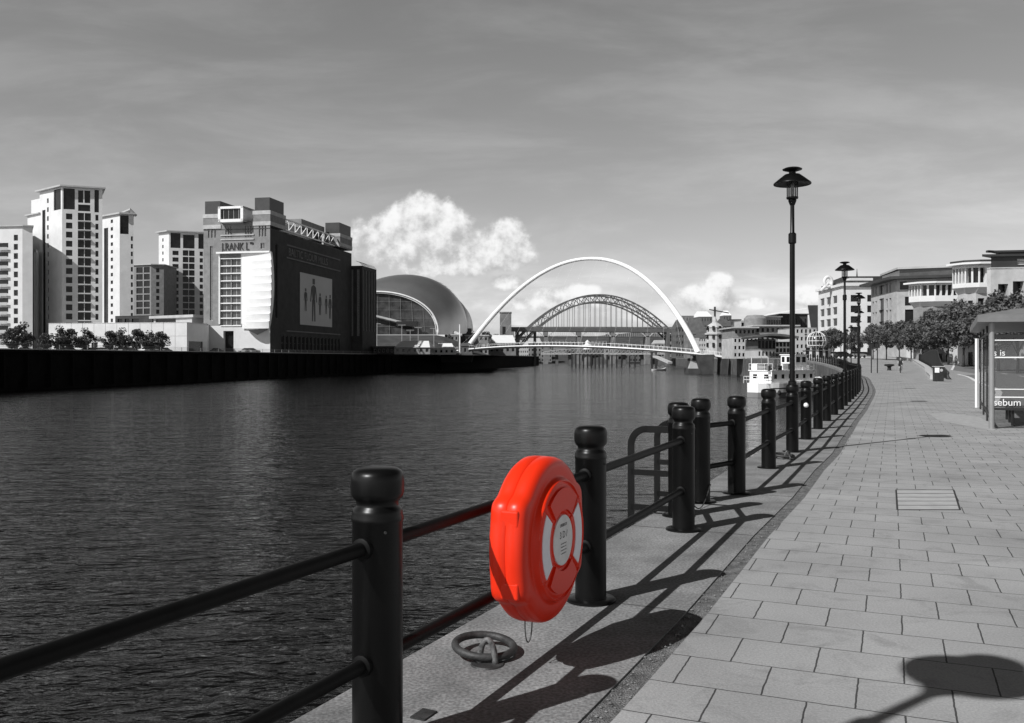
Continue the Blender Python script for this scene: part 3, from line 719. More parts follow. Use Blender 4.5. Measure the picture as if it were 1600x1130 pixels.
MB().bar(up(SA, .45), up(SA + d2 * SW, .45), .06, .05).build('end_rail', STEELD, t); MB().bar(up(SA, 2.1), up(SA + d2 * SW, 2.1), .06, .07).build('end_rail', STEELD, t)
text('lettering', 's is', .2, up(SA + d2 * .03 - d1 * .03, 1.66), d2, (0, 0, 1), WHITE, t, .004)
text('lettering', 'sebum', .22, up(SA + d2 * .03 - d1 * .03, .50 + .03), d2, (0, 0, 1), WHITE, t, .004)
bs = MB(); a = SA + d1 * .9 + d2 * .5; b = a + d1 * 3.0
bs.bar(up(a, .48), up(b, .48), .32, .05)
t2 = thing('bench', 'dark slatted bench standing inside the glass shelter', 'bench', (a.x, a.y, 0)); bs.build('seat', STEELD, t2)
for f in (.1, .5, .9): MB().bar(up(a + d1 * 3 * f, 0), up(a + d1 * 3 * f, .46), .06, .25, d1).build('leg', STEELD, t2)
# tall white edge panel a little further on
g0 = gz(1526.5, 637); t = thing('sign_panel', 'narrow white upright sign panel beside the shelter', 'sign', (g0.x, g0.y, 0))
MB().box((g0.x, g0.y, 1.12), (.09, .07, 2.24), .4).build('post', WHITE, t)
g1 = g0 + Vector((.28, -.12, 0)); m = MB(); m.bar(up(g0, 1.0), up(g0 + Vector((.5, -.1, 0)), 1.0), .05, .3); m.build('panel', ROOFL, t)

# bin
g0 = gz(1466, 596); t = thing('litter_bin', 'black litter bin with white notice and pale rim at the end of the low wall', 'litter bin', (g0.x, g0.y, 0))
c = (g0.x, g0.y); rz = -.28
m = MB(); m.box((c[0], c[1], .5), (.62, .62, 1.0), rz); ob = m.build('body', BLACKM, t); bv = ob.modifiers.new('b', 'BEVEL'); bv.width = .03; bv.segments = 3
MB().box((c[0], c[1], 1.03), (.7, .7, .05), rz).build('rim', ROOFL, t)
MB().box((c[0], c[1], 1.09), (.6, .6, .07), rz).build('lid', BLACKM, t)
nf = Vector((math.sin(rz), -math.cos(rz), 0)); xf = Vector((math.cos(rz), math.sin(rz), 0)); cc = Vector((c[0], c[1], .78)) + nf * .315
m = MB(); m.add([cc + xf * x + Vector((0, 0, z)) + nf * .006 for x, z in ((-.27, -.17), (.02, -.17), (.02, .17), (-.27, .17))], [(0, 1, 2, 3)]); m.build('notice', WHITE, t)
m = MB(); m.add([cc + xf * (.15 + .1 * math.cos(a)) + Vector((0, 0, .1 * math.sin(a))) + nf * .006 for a in [2 * math.pi * k / 20 for k in range(20)]], [tuple(range(20))]); m.build('round_emblem', ROOFL, t)

# low curved wall with black railing on it
LW = interp([(32.0, 68), (40, 86), (50, 108), (60, 132), (68, 152), (73, 168), (77, 185), (80, 202)], 3)
t = thing('low_wall', 'low pale curved wall with flat coping beside the ramp', 'wall', (28.2, 60.5, 0))
m = MB()
for a, b in zip(LW, LW[1:]): m.bar((a.x, a.y, zR(a.y) + .17), (b.x, b.y, zR(b.y) + .17), .5, .38)
m.build('wall_face', STONE, t)
m = MB()
for a, b in zip(LW, LW[1:]): m.bar((a.x, a.y, zR(a.y) + .39), (b.x, b.y, zR(b.y) + .39), .62, .08)
m.build('coping', STUCCO2, t)
t = thing('black_fence', 'black vertical bar fence rising behind the low curved wall', 'fence', (28.6, 60.5, 0))
FW = offs(LW, .9)[0:30]
def zf(i): return .7 + 1.75 * sst(0, 11, i) - 1.2 * sst(14, 29, i)
m = MB()
for i, (a, b) in enumerate(zip(FW, FW[1:])):
    m.bar((a.x, a.y, zR(a.y) + zf(i)), (b.x, b.y, zR(b.y) + zf(i + 1)), .06, .06); m.bar((a.x, a.y, zR(a.y) + .1), (b.x, b.y, zR(b.y) + .1), .05, .05)
m.build('rail', STEELD, t)
m = MB()
for i, (a, b) in enumerate(zip(FW, FW[1:])):
    for k in range(22):
        f = k / 22; p = a.lerp(b, f); z = zf(i + f); m.bar((p.x, p.y, zR(p.y) + .05), (p.x, p.y, zR(p.y) + z), .035, .035)
tag(m.build('baluster', STEELD, t), kind='stuff')

# mooring bollard on the promenade
g0 = at(1389.5, 579, 106); g0.z = zR(106) - .02; t = tag(MB().lathe([(.34, 0), (.3, .06), (.22, .12), (.2, .4), (.3, .52), (.56, .60), (.58, .70), (.48, .78), (0, .80)], 24, (g0.x, g0.y, g0.z)).build('mooring_bollard', BLACKM, None, 40),
    'squat black mushroom shaped mooring bollard on the promenade by the cyclist', 'bollard')
# two thin signposts
for u, v, lab in ((1361.5, 570, 'left thin dark signpost on the promenade'), (1371, 572, 'right thin dark signpost on the promenade')):
    Y = 95; p = at(u, v, Y); z = zR(Y); t = thing('signpost', lab, 'signpost', (p.x, Y, z))
    MB().tube([(p.x, Y, z), (p.x, Y, z + 3.0)], .06, 8).build('pole', STEELD, t); MB().box((p.x, Y, z + 2.9), (.5, .06, .5), 0).build('plate', STEELD, t)

# ------------------------------------------------------------------ cyclist
def skin(name, pts, edges, rad, m, parent, sub=2):
    me = bpy.data.meshes.new(name); off = root_off(parent); me.from_pydata([Vector(p) - off for p in pts], edges, [])
    o = bpy.data.objects.new(name, me); COL.objects.link(o); o.parent = parent
    sk = o.modifiers.new('s', 'SKIN')
    for i, r in enumerate(rad): me.skin_vertices[0].data[i].radius = (r, r)
    me.skin_vertices[0].data[0].use_root = True
    ss = o.modifiers.new('u', 'SUBSURF'); ss.levels = ss.render_levels = sub; me.materials.append(m); return o
g0 = gz(1407, 583.5); Bc = Vector((g0.x, g0.y, 0)); fd = Vector((-.35, -.94, 0)).normalized(); sd_ = fd.cross(Vector((0, 0, 1)))
def bp(f, s_, z): return Bc + fd * f + sd_ * s_ + Vector((0, 0, z))
t = thing('bicycle', 'dark bicycle being ridden towards the camera on the promenade', 'bicycle', tuple(Bc))
for f in (-.52, .52):
    w_ = MB(); w_.tube([bp(f + .33 * math.cos(a), 0, .35 + .33 * math.sin(a)) for a in [2 * math.pi * k / 28 for k in range(28)]], .02, 6, closed=True); wo = w_.build('wheel', RUBBER, t)
    s_ = MB()
    for k in range(8): a = math.pi * k / 8; s_.tube([bp(f + .32 * math.cos(a), 0, .35 + .32 * math.sin(a)), bp(f - .32 * math.cos(a), 0, .35 - .32 * math.sin(a))], .003, 4)
    s_.build('spokes', ROOFL, wo)
m = MB()
for a, b in (((-.52, 0, .35), (-.05, 0, .32)), ((-.05, 0, .32), (-.2, 0, .88)), ((-.52, 0, .35), (-.17, 0, .78)), ((-.17, 0, .78), (.38, 0, .85)), ((-.05, 0, .32), (.4, 0, .75)), ((.36, 0, .98), (.52, 0, .35))): m.tube([bp(*a), bp(*b)], .018, 8)
m.build('frame', STEELD, t)
MB().tube([bp(.36, -.27, 1.0), bp(.4, -.1, 1.02), bp(.4, .1, 1.02), bp(.36, .27, 1.0)], .014, 8).build('handlebar', STEELD, t)
MB().sphere(bp(-.2, 0, .92), .1, 10, (1, 1, .35)).build('saddle', RUBBER, t, True)
t = thing('person', 'cyclist in dark top riding along the promenade towards the camera', 'person', tuple(Bc))
pts = [bp(-.18, 0, .98), bp(-.08, 0, 1.18), bp(.05, 0, 1.38), bp(.08, 0, 1.47), bp(.1, 0, 1.56), bp(.11, 0, 1.66),
       bp(.04, -.18, 1.38), bp(.2, -.24, 1.18), bp(.36, -.25, 1.03), bp(.04, .18, 1.38), bp(.2, .24, 1.18), bp(.36, .25, 1.03),
       bp(-.16, -.11, .95), bp(.22, -.12, .78), bp(-.02, -.12, .36), bp(.1, -.12, .3), bp(-.16, .11, .95), bp(.14, .12, .6), bp(-.06, .12, .2), bp(.08, .12, .14)]
ed = [(0, 1), (1, 2), (2, 3), (3, 4), (4, 5), (2, 6), (6, 7), (7, 8), (2, 9), (9, 10), (10, 11), (0, 12), (12, 13), (13, 14), (14, 15), (0, 16), (16, 17), (17, 18), (18, 19)]
skin('body', pts, ed, [.15, .14, .15, .06, .09, .1, .07, .05, .035, .07, .05, .035, .09, .075, .045, .04, .09, .075, .045, .04], SKIN, t)
skin('shirt', [bp(-.16, 0, 1.02), bp(-.08, 0, 1.18), bp(.04, 0, 1.36), bp(.04, -.18, 1.38), bp(.14, -.22, 1.26), bp(.04, .18, 1.38), bp(.14, .22, 1.26)], [(0, 1), (1, 2), (2, 3), (3, 4), (2, 5), (5, 6)], [.17, .165, .17, .09, .075, .09, .075], CLOTHD, t)
skin('shorts', [bp(-.18, 0, .98), bp(-.14, -.11, .94), bp(.14, -.12, .81), bp(-.14, .11, .94), bp(.08, .12, .7)], [(0, 1), (1, 2), (0, 3), (3, 4)], [.165, .12, .1, .12, .1], CLOTHD, t)
MB().sphere(bp(.09, 0, 1.70), .11, 12, (1, 1, .8)).build('hair', CLOTHD, t, True)

# ------------------------------------------------------------------ trees
def crown_mesh(seed, h, rx, n, leaf=.22, base=.32, mt=LEAF):
    rnd = random.Random(seed); cl = []
    for k in range(26):
        a = rnd.uniform(0, 6.28); rr = rnd.random() ** .6; z = rnd.uniform(base, 1)
        env = math.sin(math.pi * min(1, max(0, (z - base) / (1.02 - base))) ** .75) * .8 + .12
        cl.append((Vector((math.cos(a) * rr * rx * env, math.sin(a) * rr * rx * env, z * h)), rnd.uniform(.2, .36) * rx))
    vs = []; fs = []
    for i in range(n):
        c, r = rnd.choice(cl); d = Vector((rnd.gauss(0, 1), rnd.gauss(0, 1), rnd.gauss(0, .8))).normalized() * r * rnd.random() ** .35
        p = c + d; s_ = leaf * rnd.uniform(.5, 1.25)
        x = Vector((rnd.gauss(0, 1), rnd.gauss(0, 1), rnd.gauss(0, .6))).normalized(); y = x.cross(Vector((rnd.gauss(0, 1), rnd.gauss(0, 1), rnd.gauss(0, 1)))).normalized()
        k = len(vs); vs += [p - x * s_, p + y * s_ * .6, p + x * s_, p - y * s_ * .6]; fs.append((k, k + 1, k + 2, k + 3))
    mb = MB(); mb.add(vs, fs); me = mb.mesh('crown', mt, clean=False)
    tr = MB(); tr.tube([(0, 0, 0), (.05, 0, h * .2), (0, .05, h * .42), (.05, 0, h * .75)], [.045 * rx, .035 * rx, .03 * rx, .01 * rx], 8)
    for c, r in cl[:9]: tr.tube([(0, .03, h * rnd.uniform(.25, .4)), c * .6 + Vector((0, 0, h * .2)), c], [.02 * rx, .012 * rx, .004 * rx], 5)
    return me, tr.mesh('trunk', BARK, True)
TM = [crown_mesh(s_, 7.6, 3.7, 9000, .20, .40) for s_ in (1, 2, 3)]
TS = [crown_mesh(s_, 5.5, 3.0, 2200, .28, .25, LEAF2) for s_ in (11, 12)]
def tree(name, label, x, y, z, sc_, k, pool, group=None):
    t = thing(name, label, 'tree', (x, y, z), random.uniform(0, 6), group); t.scale = (sc_, sc_, sc_ * random.uniform(.92, 1.08))
    meobj('crown', pool[k % len(pool)][0], t); meobj('trunk', pool[k % len(pool)][1], t); return t
rt = [(1628, 84, 1.05), (1590, 92, 1.06), (1560, 102, 1.1), (1532, 112, 1.12), (1506, 122, 1.14), (1482, 132, 1.08), (1460, 140, 1.02), (1442, 146, .94), (1424, 152, .9), (1405, 158, .87), (1385, 163, .87), (1364, 168, .84), (1336, 174, .66), (1303, 196, .92), (1288, 240, .88)]
ordn = ['first', 'second', 'third', 'fourth', 'fifth', 'sixth', 'seventh', 'eighth', 'ninth', 'tenth', 'eleventh', 'twelfth', 'thirteenth', 'fourteenth', 'fifteenth', 'sixteenth']
for i, (u, Y, s_) in enumerate(rt):
    tree('street_tree', 'leafy street tree before the offices, %s from the right end of the row' % ordn[i], (u - 800) / F * Y, Y, zR(Y), s_ * .93, i, TM, 'street trees along the promenade road')
for i, (u, Y, s_) in enumerate(((18, 205, .9), (36, 212, 1.1), (70, 222, .8), (92, 226, 1.0), (112, 228, 1.0), (134, 230, .95), (172, 232, .95), (192, 233, 1.0), (214, 234, 1.0), (236, 235, .92), (250, 236, .85))):
    tree('round_tree', 'small dark tree before the long white building, %s from the left' % ordn[i], (u - 800) / F * Y, Y, ZL, s_, i, TS, 'trees on the far left bank')
for i, (u, v, Y, s_) in enumerate(((718, 545, 520, 1.6), (735, 530, 560, 2.2), (758, 520, 600, 2.2), (775, 530, 640, 2.0), (791, 545, 520, 1.2), (700, 530, 500, 1.5))):
    p = at(u, v, Y); tree('round_tree', 'far tree on the slope left of the arch foot, %s from the left' % ordn[i], p.x, Y, ZL, s_ * 1.2, i, TS, 'trees below the concert hall')

# ------------------------------------------------------------------ buildings
def V2(u, Y): return Vector(((u - 800) / F * Y, Y))
def ray(K, d, u):
    """point from K along d whose direction from the camera falls in image column u"""
    k = (u - 800) / F; t = (k * K.y - K.x) / (d.x - k * d.y); return K + d * t
def block(root, pts, z0, z1, wm, rm=None, ops=None, glass=None, frame=None, depth=.35, mull=(1, 1), over=0.0, rt=.35, fw=.1, wname='wall', stuff=False):
    wall = MB(); n = len(pts); ops = ops or {}
    for i in range(n):
        o = ops.get(i, []); facade(wall, pts[i], pts[(i + 1) % n], z0, z1, o, root, glass, frame, depth, mull, fw=fw, stuff=stuff)
    o_ = wall.build(wname, wm, root, clean=False)
    c = sum((Vector(p) for p in pts), Vector((0, 0))) / n
    q = [Vector(p) + (Vector(p) - c).normalized() * over for p in pts]
    MB().prism([(p.x, p.y) for p in q], z1 - .02 if over else z1 - .25, z1 + (rt if over else -.1)).build('roof', rm or wm, root, clean=False)
    return o_
def grid(cols, z_top, pitch, rows, h): return [(a, b, z_top - k * pitch - h, z_top - k * pitch) for k in range(rows) for a, b in cols]
def cols_u(A, B, us): return [tuple(sorted((s_on(A, B, a), s_on(A, B, b)))) for a, b in us]
def bthing(name, label, p, z=0.0, cat='building', group=None): return thing(name, label, cat, (p[0], p[1], z), 0, group)

# --- tall apartment towers, far left
t1 = Vector((-.8, .6)); t2 = Vector((.95, .31))
K = V2(97, 300); Lp = ray(K, t1, 62); Rp = ray(K, t2, 160); Bk = Rp + Vector((-.5, .866)) * 16; Bl = Lp + Vector((.5, .866)) * 12
root = bthing('apartment_tower', 'tallest white apartment tower with dark glass top corner, far left', K, ZL)
fr_ = cols_u(K, Rp, [(103, 113), (121.6, 131.3), (132.3, 142), (149, 153.8)])
ops = grid([fr_[0], fr_[3]], 50.2, 3.05, 14, 2.0) + grid(fr_[1:3], 50.6, 3.05, 14, 2.55) + [(cols_u(K, Rp, [(99, 117)])[0] + (51.6, 58.6)), (cols_u(K, Rp, [(122, 130)])[0] + (54, 58.2)), (cols_u(K, Rp, [(132, 141)])[0] + (54, 58.2)), (cols_u(K, Rp, [(122, 141)])[0] + (51.2, 53.4)), (cols_u(K, Rp, [(147.5, 154.5)])[0] + (51, 58.6))]
fl_ = cols_u(Lp, K, [(66, 71), (73.5, 76), (84, 95)])
opl = [fl_[0] + (3.4, 52.5)] + grid([fl_[1]], 56.2, 3.05, 16, 1.6) + [fl_[2] + (51.6, 58.6)]
block(root, [Lp, K, Rp, Bk, Bl], ZL, 59, STUCCO, ROOFL, {0: opl, 1: ops}, over=1.6, rt=.5)
d = (Rp - K).normalized(); nn = Vector((d.y, -d.x)); bal = MB()
for k in range(14):
    z = 50.7 - 3.05 * (k + 1) + .1; a = K + d * fr_[1][0]; b = K + d * fr_[2][1]; MB().bar((a.x + nn.x * .3, a.y + nn.y * .3, z), (b.x + nn.x * .3, b.y + nn.y * .3, z), .8, .16).build('balcony', STUCCO2, root)
Lw = ray(Lp, t1, 43)
block(root, [Lw, Lp - t1 * .01, Lp + Vector((.5, .866)) * 12, Lw + Vector((.5, .866)) * 12], ZL, 51.5, STUCCO, ROOFL, {}, over=.9, rt=.4)
MB().prism([tuple(p) for p in (ray(Lp, t1, 46) + Vector((.3, .6)), Lp + Vector((.3, .6)), Lp + Vector((.5, .866)) * 9, ray(Lp, t1, 46) + Vector((.5, .866)) * 9)], 51, 57).build('stair_head', STUCCO, root)

K = V2(35, 292); Lp = ray(K, Vector((-.99, .12)), -30); Rp = ray(K, Vector((.95, .31)), 51)
root = bthing('apartment_block', 'lower white apartment block with stacked balconies at the left edge', K, ZL)
c_ = cols_u(Lp, K, [(-25, -12), (-3, 13), (21.5, 28)]); zt = 1.6 + (560 - 366) / 4.79
ops = grid([c_[0], c_[1]], zt - 2.8, 3.0, 11, 1.5) + grid([c_[2]], zt - .2, 3.0, 13, 1.9)
Rw = Rp + Vector((-.5, .866)) * 20; Rs = ray(Rp, Vector((.9, .43)), 60)
block(root, [Lp, K, Rp, Rw, Lp + Vector((0, 22))], ZL, 1.6 + 206 / 4.79, STUCCO, ROOFL, {0: ops}, over=.8, rt=.4)
d = (K - Lp).normalized()
for k in range(11):
    z = zt - 4.4 - 3 * k; a = Lp + d * c_[1][0]; b = Lp + d * c_[1][1]; MB().bar((a.x, a.y - .7, z - .35), (b.x, b.y - .7, z - .35), .12, 1.0).build('balcony', STUCCO2, root)
q0 = Rp + Vector((-2, 6)); q1 = V2(61, 306)
block(root, [q0, q1, q1 + Vector((-6, 12)), q0 + Vector((-6, 12))], ZL, 38, STUCCO2, ROOFL, {0: [(.6, 2.0, 3.5, 37)]}, depth=.8)

K = V2(187, 355); Lp = ray(K, t1, 159); Rp = ray(K, t2, 209); 
root = bthing('apartment_tower', 'second white apartment tower with curved roof, partly behind the tallest one', K, ZL)
c_ = cols_u(Lp, K, [(162.5, 169), (173, 176.5)]); zt = 1.6 + (560 - 341) / 3.944
c2 = cols_u(K, Rp, [(187.6, 201), (204.5, 207.5)])
block(root, [Lp, K, Rp, Rp + Vector((-.5, .866)) * 14, Lp + Vector((.5, .866)) * 10], ZL, zt + 1.6, STUCCO, ROOFL,
      {0: [c_[0] + (4, zt - 3)] + grid([c_[1]], zt, 3.05, 15, 1.4), 1: [c2[0] + (zt - 6.2, zt + 1.2)] + grid([c2[1]], zt - 7, 3.05, 13, 1.8)}, over=1.6, rt=.6)
pr = MB(); 
for k in range(9): 
    a = k / 8; p = Rp.lerp(K, a * .7); 
MB().tube([(ray(K, t2, 190).x, ray(K, t2, 190).y, zt + 2.0), (ray(K, t2, 203).x, ray(K, t2, 203).y, zt + 3.3), (ray(K, t2, 213).x, ray(K, t2, 213).y, zt + 1.2)], [.5, .9, .5], 8).build('curved_canopy', ROOFL, root)

K = V2(264, 412); Lp = ray(K, t1, 248); Rp = ray(K, t2, 325)
root = bthing('apartment_tower', 'white apartment tower immediately left of the old mill', K, ZL)
zt = 1.6 + (560 - 391.6) / 3.398
c2 = cols_u(K, Rp, [(269.5, 279), (285.6, 294.3), (295.3, 304), (312, 317)])
block(root, [Lp, K, Rp, Rp + Vector((-.5, .866)) * 16, Lp + Vector((.5, .866)) * 12], ZL, 1.6 + 198 / 3.398, STUCCO, ROOFL,
      {1: grid([c2[0], c2[3]], zt, 3.05, 14, 2.0) + grid(c2[1:3], zt + .4, 3.05, 14, 2.55) + [cols_u(K, Rp, [(266.5, 282)])[0] + (zt + 1.3, zt + 8.2), cols_u(K, Rp, [(286, 304)])[0] + (zt + 1.3, zt + 7.6), cols_u(K, Rp, [(310, 320)])[0] + (zt + 1.3, zt + 8.2)],
       0: grid([cols_u(Lp, K, [(253.5, 255.5)])[0]], zt + 6, 3.05, 15, 1.5)}, over=1.4, rt=.5)
K = V2(236, 395); Lp = ray(K, Vector((-.95, .3)), 209); Rp = ray(K, Vector((.95, .3)), 256)
root = bthing('apartment_block', 'lower dark glazed block between the two right hand apartment towers', K, ZL)
zt = 1.6 + (560 - 416) / 3.544
block(root, [Lp, K, Rp, Rp + Vector((0, 15)), Lp + Vector((0, 15))], ZL, zt + .6, BUFF, ROOFL,
      {0: grid(cols_u(Lp, K, [(213, 223), (225, 234)]), zt - .3, 3.05, 9, 2.5), 1: grid([cols_u(K, Rp, [(244, 249)])[0]], zt - .8, 3.05, 9, 1.9)}, over=.8, rt=.4)

K = V2(292, 255); Lp = ray(K, Vector((-.985, .17)), 76); Rp = ray(K, Vector((.2, .98)), 323)
root = bthing('quayside_building', 'long low white walled building behind a row of small trees', K, ZL)
zt = 1.6 + 56.5 / 5.49; Ln = (K - Lp).length
block(root, [Lp, K, Rp, Rp + Vector((-4, 16)), Lp + Vector((3, 16))], ZL, zt, STUCCO, ROOFL, {0: grid([(Ln - 9, Ln - 7.5), (Ln - 30, Ln - 28), (Ln - 20, Ln - 18)], 6.2, 3, 1, 2.6), 1: [(1, 8.5, ZL + .5, 6.5)]})
m = MB()
for k in range(1, 12): p = Lp.lerp(K, k / 12); m.bar((p.x, p.y - .02, ZL), (p.x, p.y - .02, zt), .06, .06, (1, 0, 0))
m.bar((Lp.x, Lp.y - .03, 8), (K.x, K.y - .03, 8), .05, .08); m.build('panel_joint', STUCCO2, root)
K = V2(300, 275); Lp = V2(240, 285); root = bthing('pavilion', 'flat roofed pavilion with thin pale canopy above the long white building', K, ZL)
block(root, [Lp, K, K + Vector((2, 12)), Lp + Vector((2, 12))], ZL, 14.2, STUCCO2, ROOFL, {0: [(1, 11, 12.6, 14)]}, over=1.4, rt=.8)
K = V2(238, 300); Lp = V2(180, 305); root = bthing('plant_building', 'low dark building between the towers and the long white building', K, ZL)
block(root, [Lp, K, K + Vector((2, 12)), Lp + Vector((2, 12))], ZL, 16.0, BRICKD, ZINC, {0: [(1, 3, 12, 15), (4, 6, 12, 15), (7, 10, 12, 15)]})

# --- the old flour mill
fl = Vector((-.983, .185)); sdv = Vector((.185, .983)); C = Vector((-72.9, 270))
def bp2(w, l): return C + fl * w + sdv * l
root = bthing('flour_mill', 'huge brick flour mill with corner towers, white bulging screen and roof lettering', C, ZL)
W_ = 21.8
def zf_(v, Y=271): return EYE + (HZ - v) / F * Y
FLc, FC = bp2(W_, 0), bp2(0, 0)
# front wall between the towers (s measured from the left corner)
def sf(u): return s_on(FLc, FC, u)
glz = [(sf(346), sf(360.5), zf_(508) + k * 2.27, zf_(508) + k * 2.27 + 1.95) for k in range(9)] + [(sf(362), sf(376), zf_(508) + k * 2.27, zf_(508) + k * 2.27 + 1.95) for k in range(9)]
slots = [(sf(a), sf(a) + .55, zf_(370), zf_(353)) for a in (352, 356, 360, 383, 387, 391)]
small = [(sf(407), sf(413), zf_(389), zf_(380))]
long_ = [(sf(328), sf(332.5), zf_(500), zf_(383))]
tsl = [(sf(a), sf(a) + .55, zf_(370), zf_(353)) for a in (325, 330, 335, 404.5, 409, 413.5)]
wall = MB()
facade(wall, FLc, FC, 13.0 - 1.5, 43.0, glz + slots + small + long_ + tsl, root, GLASSM, FRAMEW, .4, (2, 1), fw=.08)
wall.build('front_wall', BUFF, root, clean=False)
wall = MB(); facade(wall, FLc, FC, ZL, 11.5, [(sf(349), sf(365), ZL + .2, zf_(517))], root, GLASSD, STEELD, 1.2); wall.build('entrance_wall', STUCCO, root, clean=False)
def onf(s_, z, o=0.0): p = FLc + (FC - FLc).normalized() * s_ + Vector((-.185, -.983)) * o; return (p.x, p.y, z)
# floor slabs/white frame over the glazed strip
for k in range(10): z = zf_(508) - .16 + k * 2.27; MB().bar(onf(sf(345), z, .12), onf(sf(377.5), z, .12), .3, .28).build('floor_edge', FRAMEW, root)
for u in (343.5, 378.5): MB().bar(onf(sf(u), 12, .15), onf(sf(u), 33.4, .15), .45, .6, (0, 1, 0)).build('frame_post', FRAMEW, root)
MB().bar(onf(sf(341), 33.6, .7), onf(sf(424), 33.6, .7), 1.4, .5).build('canopy', WHITE, root)
# bulging white screen
m = MB(); vs = []; nz_, nu_ = 120, 14; s0, s1 = sf(379.5), sf(424.5)
for j in range(nz_ + 1):
    tt = j / nz_; z = 10.6 + (33.6 - 10.6) * tt; bul = math.sin(math.pi * min(1, tt * .92 + .04)) ** .8; fold = .6 * ((tt * 10) % 1) ** 1.5
    for i in range(nu_ + 1):
        a = i / nu_; s_ = s0 + (s1 - s0) * a + (bul * .9 - .75 * (1 - tt) ** 3) * max(0, a - .3) / .7
        vs.append(onf(s_, z, .5 + (1.3 * bul) * (a ** 1.3) + fold * a))
for j in range(nz_ + 1): vs.append(onf(s1 + (math.sin(math.pi * min(1, (j / nz_) * .92 + .04)) ** .8 * .9 - .75 * (1 - j / nz_) ** 3) , 10.6 + 23 * j / nz_, 0))
fs = [(j * (nu_ + 1) + i, j * (nu_ + 1) + i + 1, (j + 1) * (nu_ + 1) + i + 1, (j + 1) * (nu_ + 1) + i) for j in range(nz_) for i in range(nu_)]
o_ = (nz_ + 1) * (nu_ + 1); fs += [(j * (nu_ + 1) + nu_, o_ + j, o_ + j + 1, (j + 1) * (nu_ + 1) + nu_) for j in range(nz_)]
m.add(vs, fs).build('bulging_screen', WHITE, root)
MB().lathe([(0, 0), (.3, .3), (3.2, 1.6), (3.2, 1.9), (0, 1.9)], 16, onf(sf(403), 8.6, .4)).build('screen_base', BUFF, root)
tt = text('lettering', 'J.RANK L', 3.3, onf(sf(346.6), 34.4, .12), (.983, -.185, 0), (0, 0, 1), BRICKD, root, .1)
xd_ = Vector((.983, -.185, 0)); o0 = Vector(onf(sf(346.6), 34.4, .12)) - root_off(root)
wd = max((Vector(v.co) - o0).dot(xd_) for v in tt.data.vertices); kx = (sf(389.5) - sf(346.6)) / wd
for v in tt.data.vertices:
    q_ = Vector(v.co) - o0; v.co = o0 + q_ + xd_ * (q_.dot(xd_) * (kx - 1))
text('lettering', 'TD', .95, onf(sf(390.2), 36.1, .14), (.983, -.185, 0), (0, 0, 1), BRICKD, root, .1)
for z in (37.7, 39.0): MB().bar(onf(sf(345), z, .1), onf(sf(397), z, .1), .3, .35).build('string_course', STONE, root)
# corner towers (front pair, rear pair) with pale bands and dark caps
def corner(w0, w1, l0, l1, zt, nm='corner_tower'):
    e = .1; q = [bp2(w1 + e, l0 - e), bp2(w0 - e, l0 - e), bp2(w0 - e, l1), bp2(w1 + e, l1)]
    tw = MB().prism([tuple(p) for p in q], 41.9, zt - 4.0).build(nm, BUFF, root, clean=False)
    for za, zb in ((zt - 5.2, zt - 4.0), (zt - 8.5, zt - 7.3)): 
        MB().prism([tuple(p) for p in (bp2(w1 + e + .1, l0 - e - .1), bp2(w0 - e - .1, l0 - e - .1), bp2(w0 - e - .1, l1 + .1), bp2(w1 + e + .1, l1 + .1))], za, zb).build('stone_band', STONE, tw, clean=False)
    MB().prism([tuple(p) for p in (bp2(w1 - .3, l0 + .3), bp2(w0 + .3, l0 + .3), bp2(w0 + .3, l1 - .4), bp2(w1 - .3, l1 - .4))], zt - 4.05, zt).build('dark_cap', ZINC, tw, clean=False)
corner(0, 5.4, 0, 10.5, 50.2); corner(16.2, 21.8, 0, 10.5, 49.6); corner(-.5, 5.5, 55, 67, 50.8); corner(16.3, 21.8, 55, 67, 50.8)
# glazed viewing box
bx0, bx1, bz0, bz1 = sf(347), sf(386), zf_(348), zf_(323.5)
m = MB(); 
for a, b, c, d_ in ((bx0, bx1, bz1 - .7, bz1), (bx0, bx1, bz0, bz0 + .9), (bx0, bx0 + .8, bz0, bz1), (bx1 - .9, bx1, bz0, bz1)):
    q = [onf(a, 0, 2.5)[:2], onf(b, 0, 2.5)[:2], onf(b, 0, -5)[:2], onf(a, 0, -5)[:2]]; m.prism(q, c, d_)
vb = m.build('viewing_box', WHITE, root, clean=False)
wm_ = MB(); wm_.prism([onf(bx0 + .7, 0, 1.9)[:2], onf(bx1 - .8, 0, 1.9)[:2], onf(bx1 - .8, 0, -4)[:2], onf(bx0 + .7, 0, -4)[:2]], bz0 + .8, bz1 - .6); wm_.build('glazing', GLASSD, vb, clean=False)
m = MB()
for k in range(1, 5): a = bx0 + (bx1 - bx0) * k / 5; m.bar(onf(a, bz0 + .8, 2.0), onf(a, bz1 - .6, 2.0), .12, .12, (0, 1, 0))
m.build('mullion', STUCCO2, vb)
# river side, its shade put into the colour by a darker brick
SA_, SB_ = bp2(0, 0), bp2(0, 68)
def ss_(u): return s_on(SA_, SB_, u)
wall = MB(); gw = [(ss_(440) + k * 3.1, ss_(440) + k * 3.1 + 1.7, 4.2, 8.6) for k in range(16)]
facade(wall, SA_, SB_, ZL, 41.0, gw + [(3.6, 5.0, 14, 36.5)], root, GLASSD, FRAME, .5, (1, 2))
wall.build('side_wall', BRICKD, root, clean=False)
def onsd(s_, z, o=0.0): p = SA_ + sdv * s_ + Vector((.983, -.185)) * o; return (p.x, p.y, z)
for z in (37.2, 33.2, 10.2): MB().bar(onsd(11, z, .15), onsd(56, z, .15), .35, .4).build('string_course', BRICK, root)
text('lettering', 'BALTIC FLOUR MILLS', 3.4, onsd(12.6, 34.1, .1), (sdv.x, sdv.y, 0), (0, 0, 1), BRICK, root, .08)
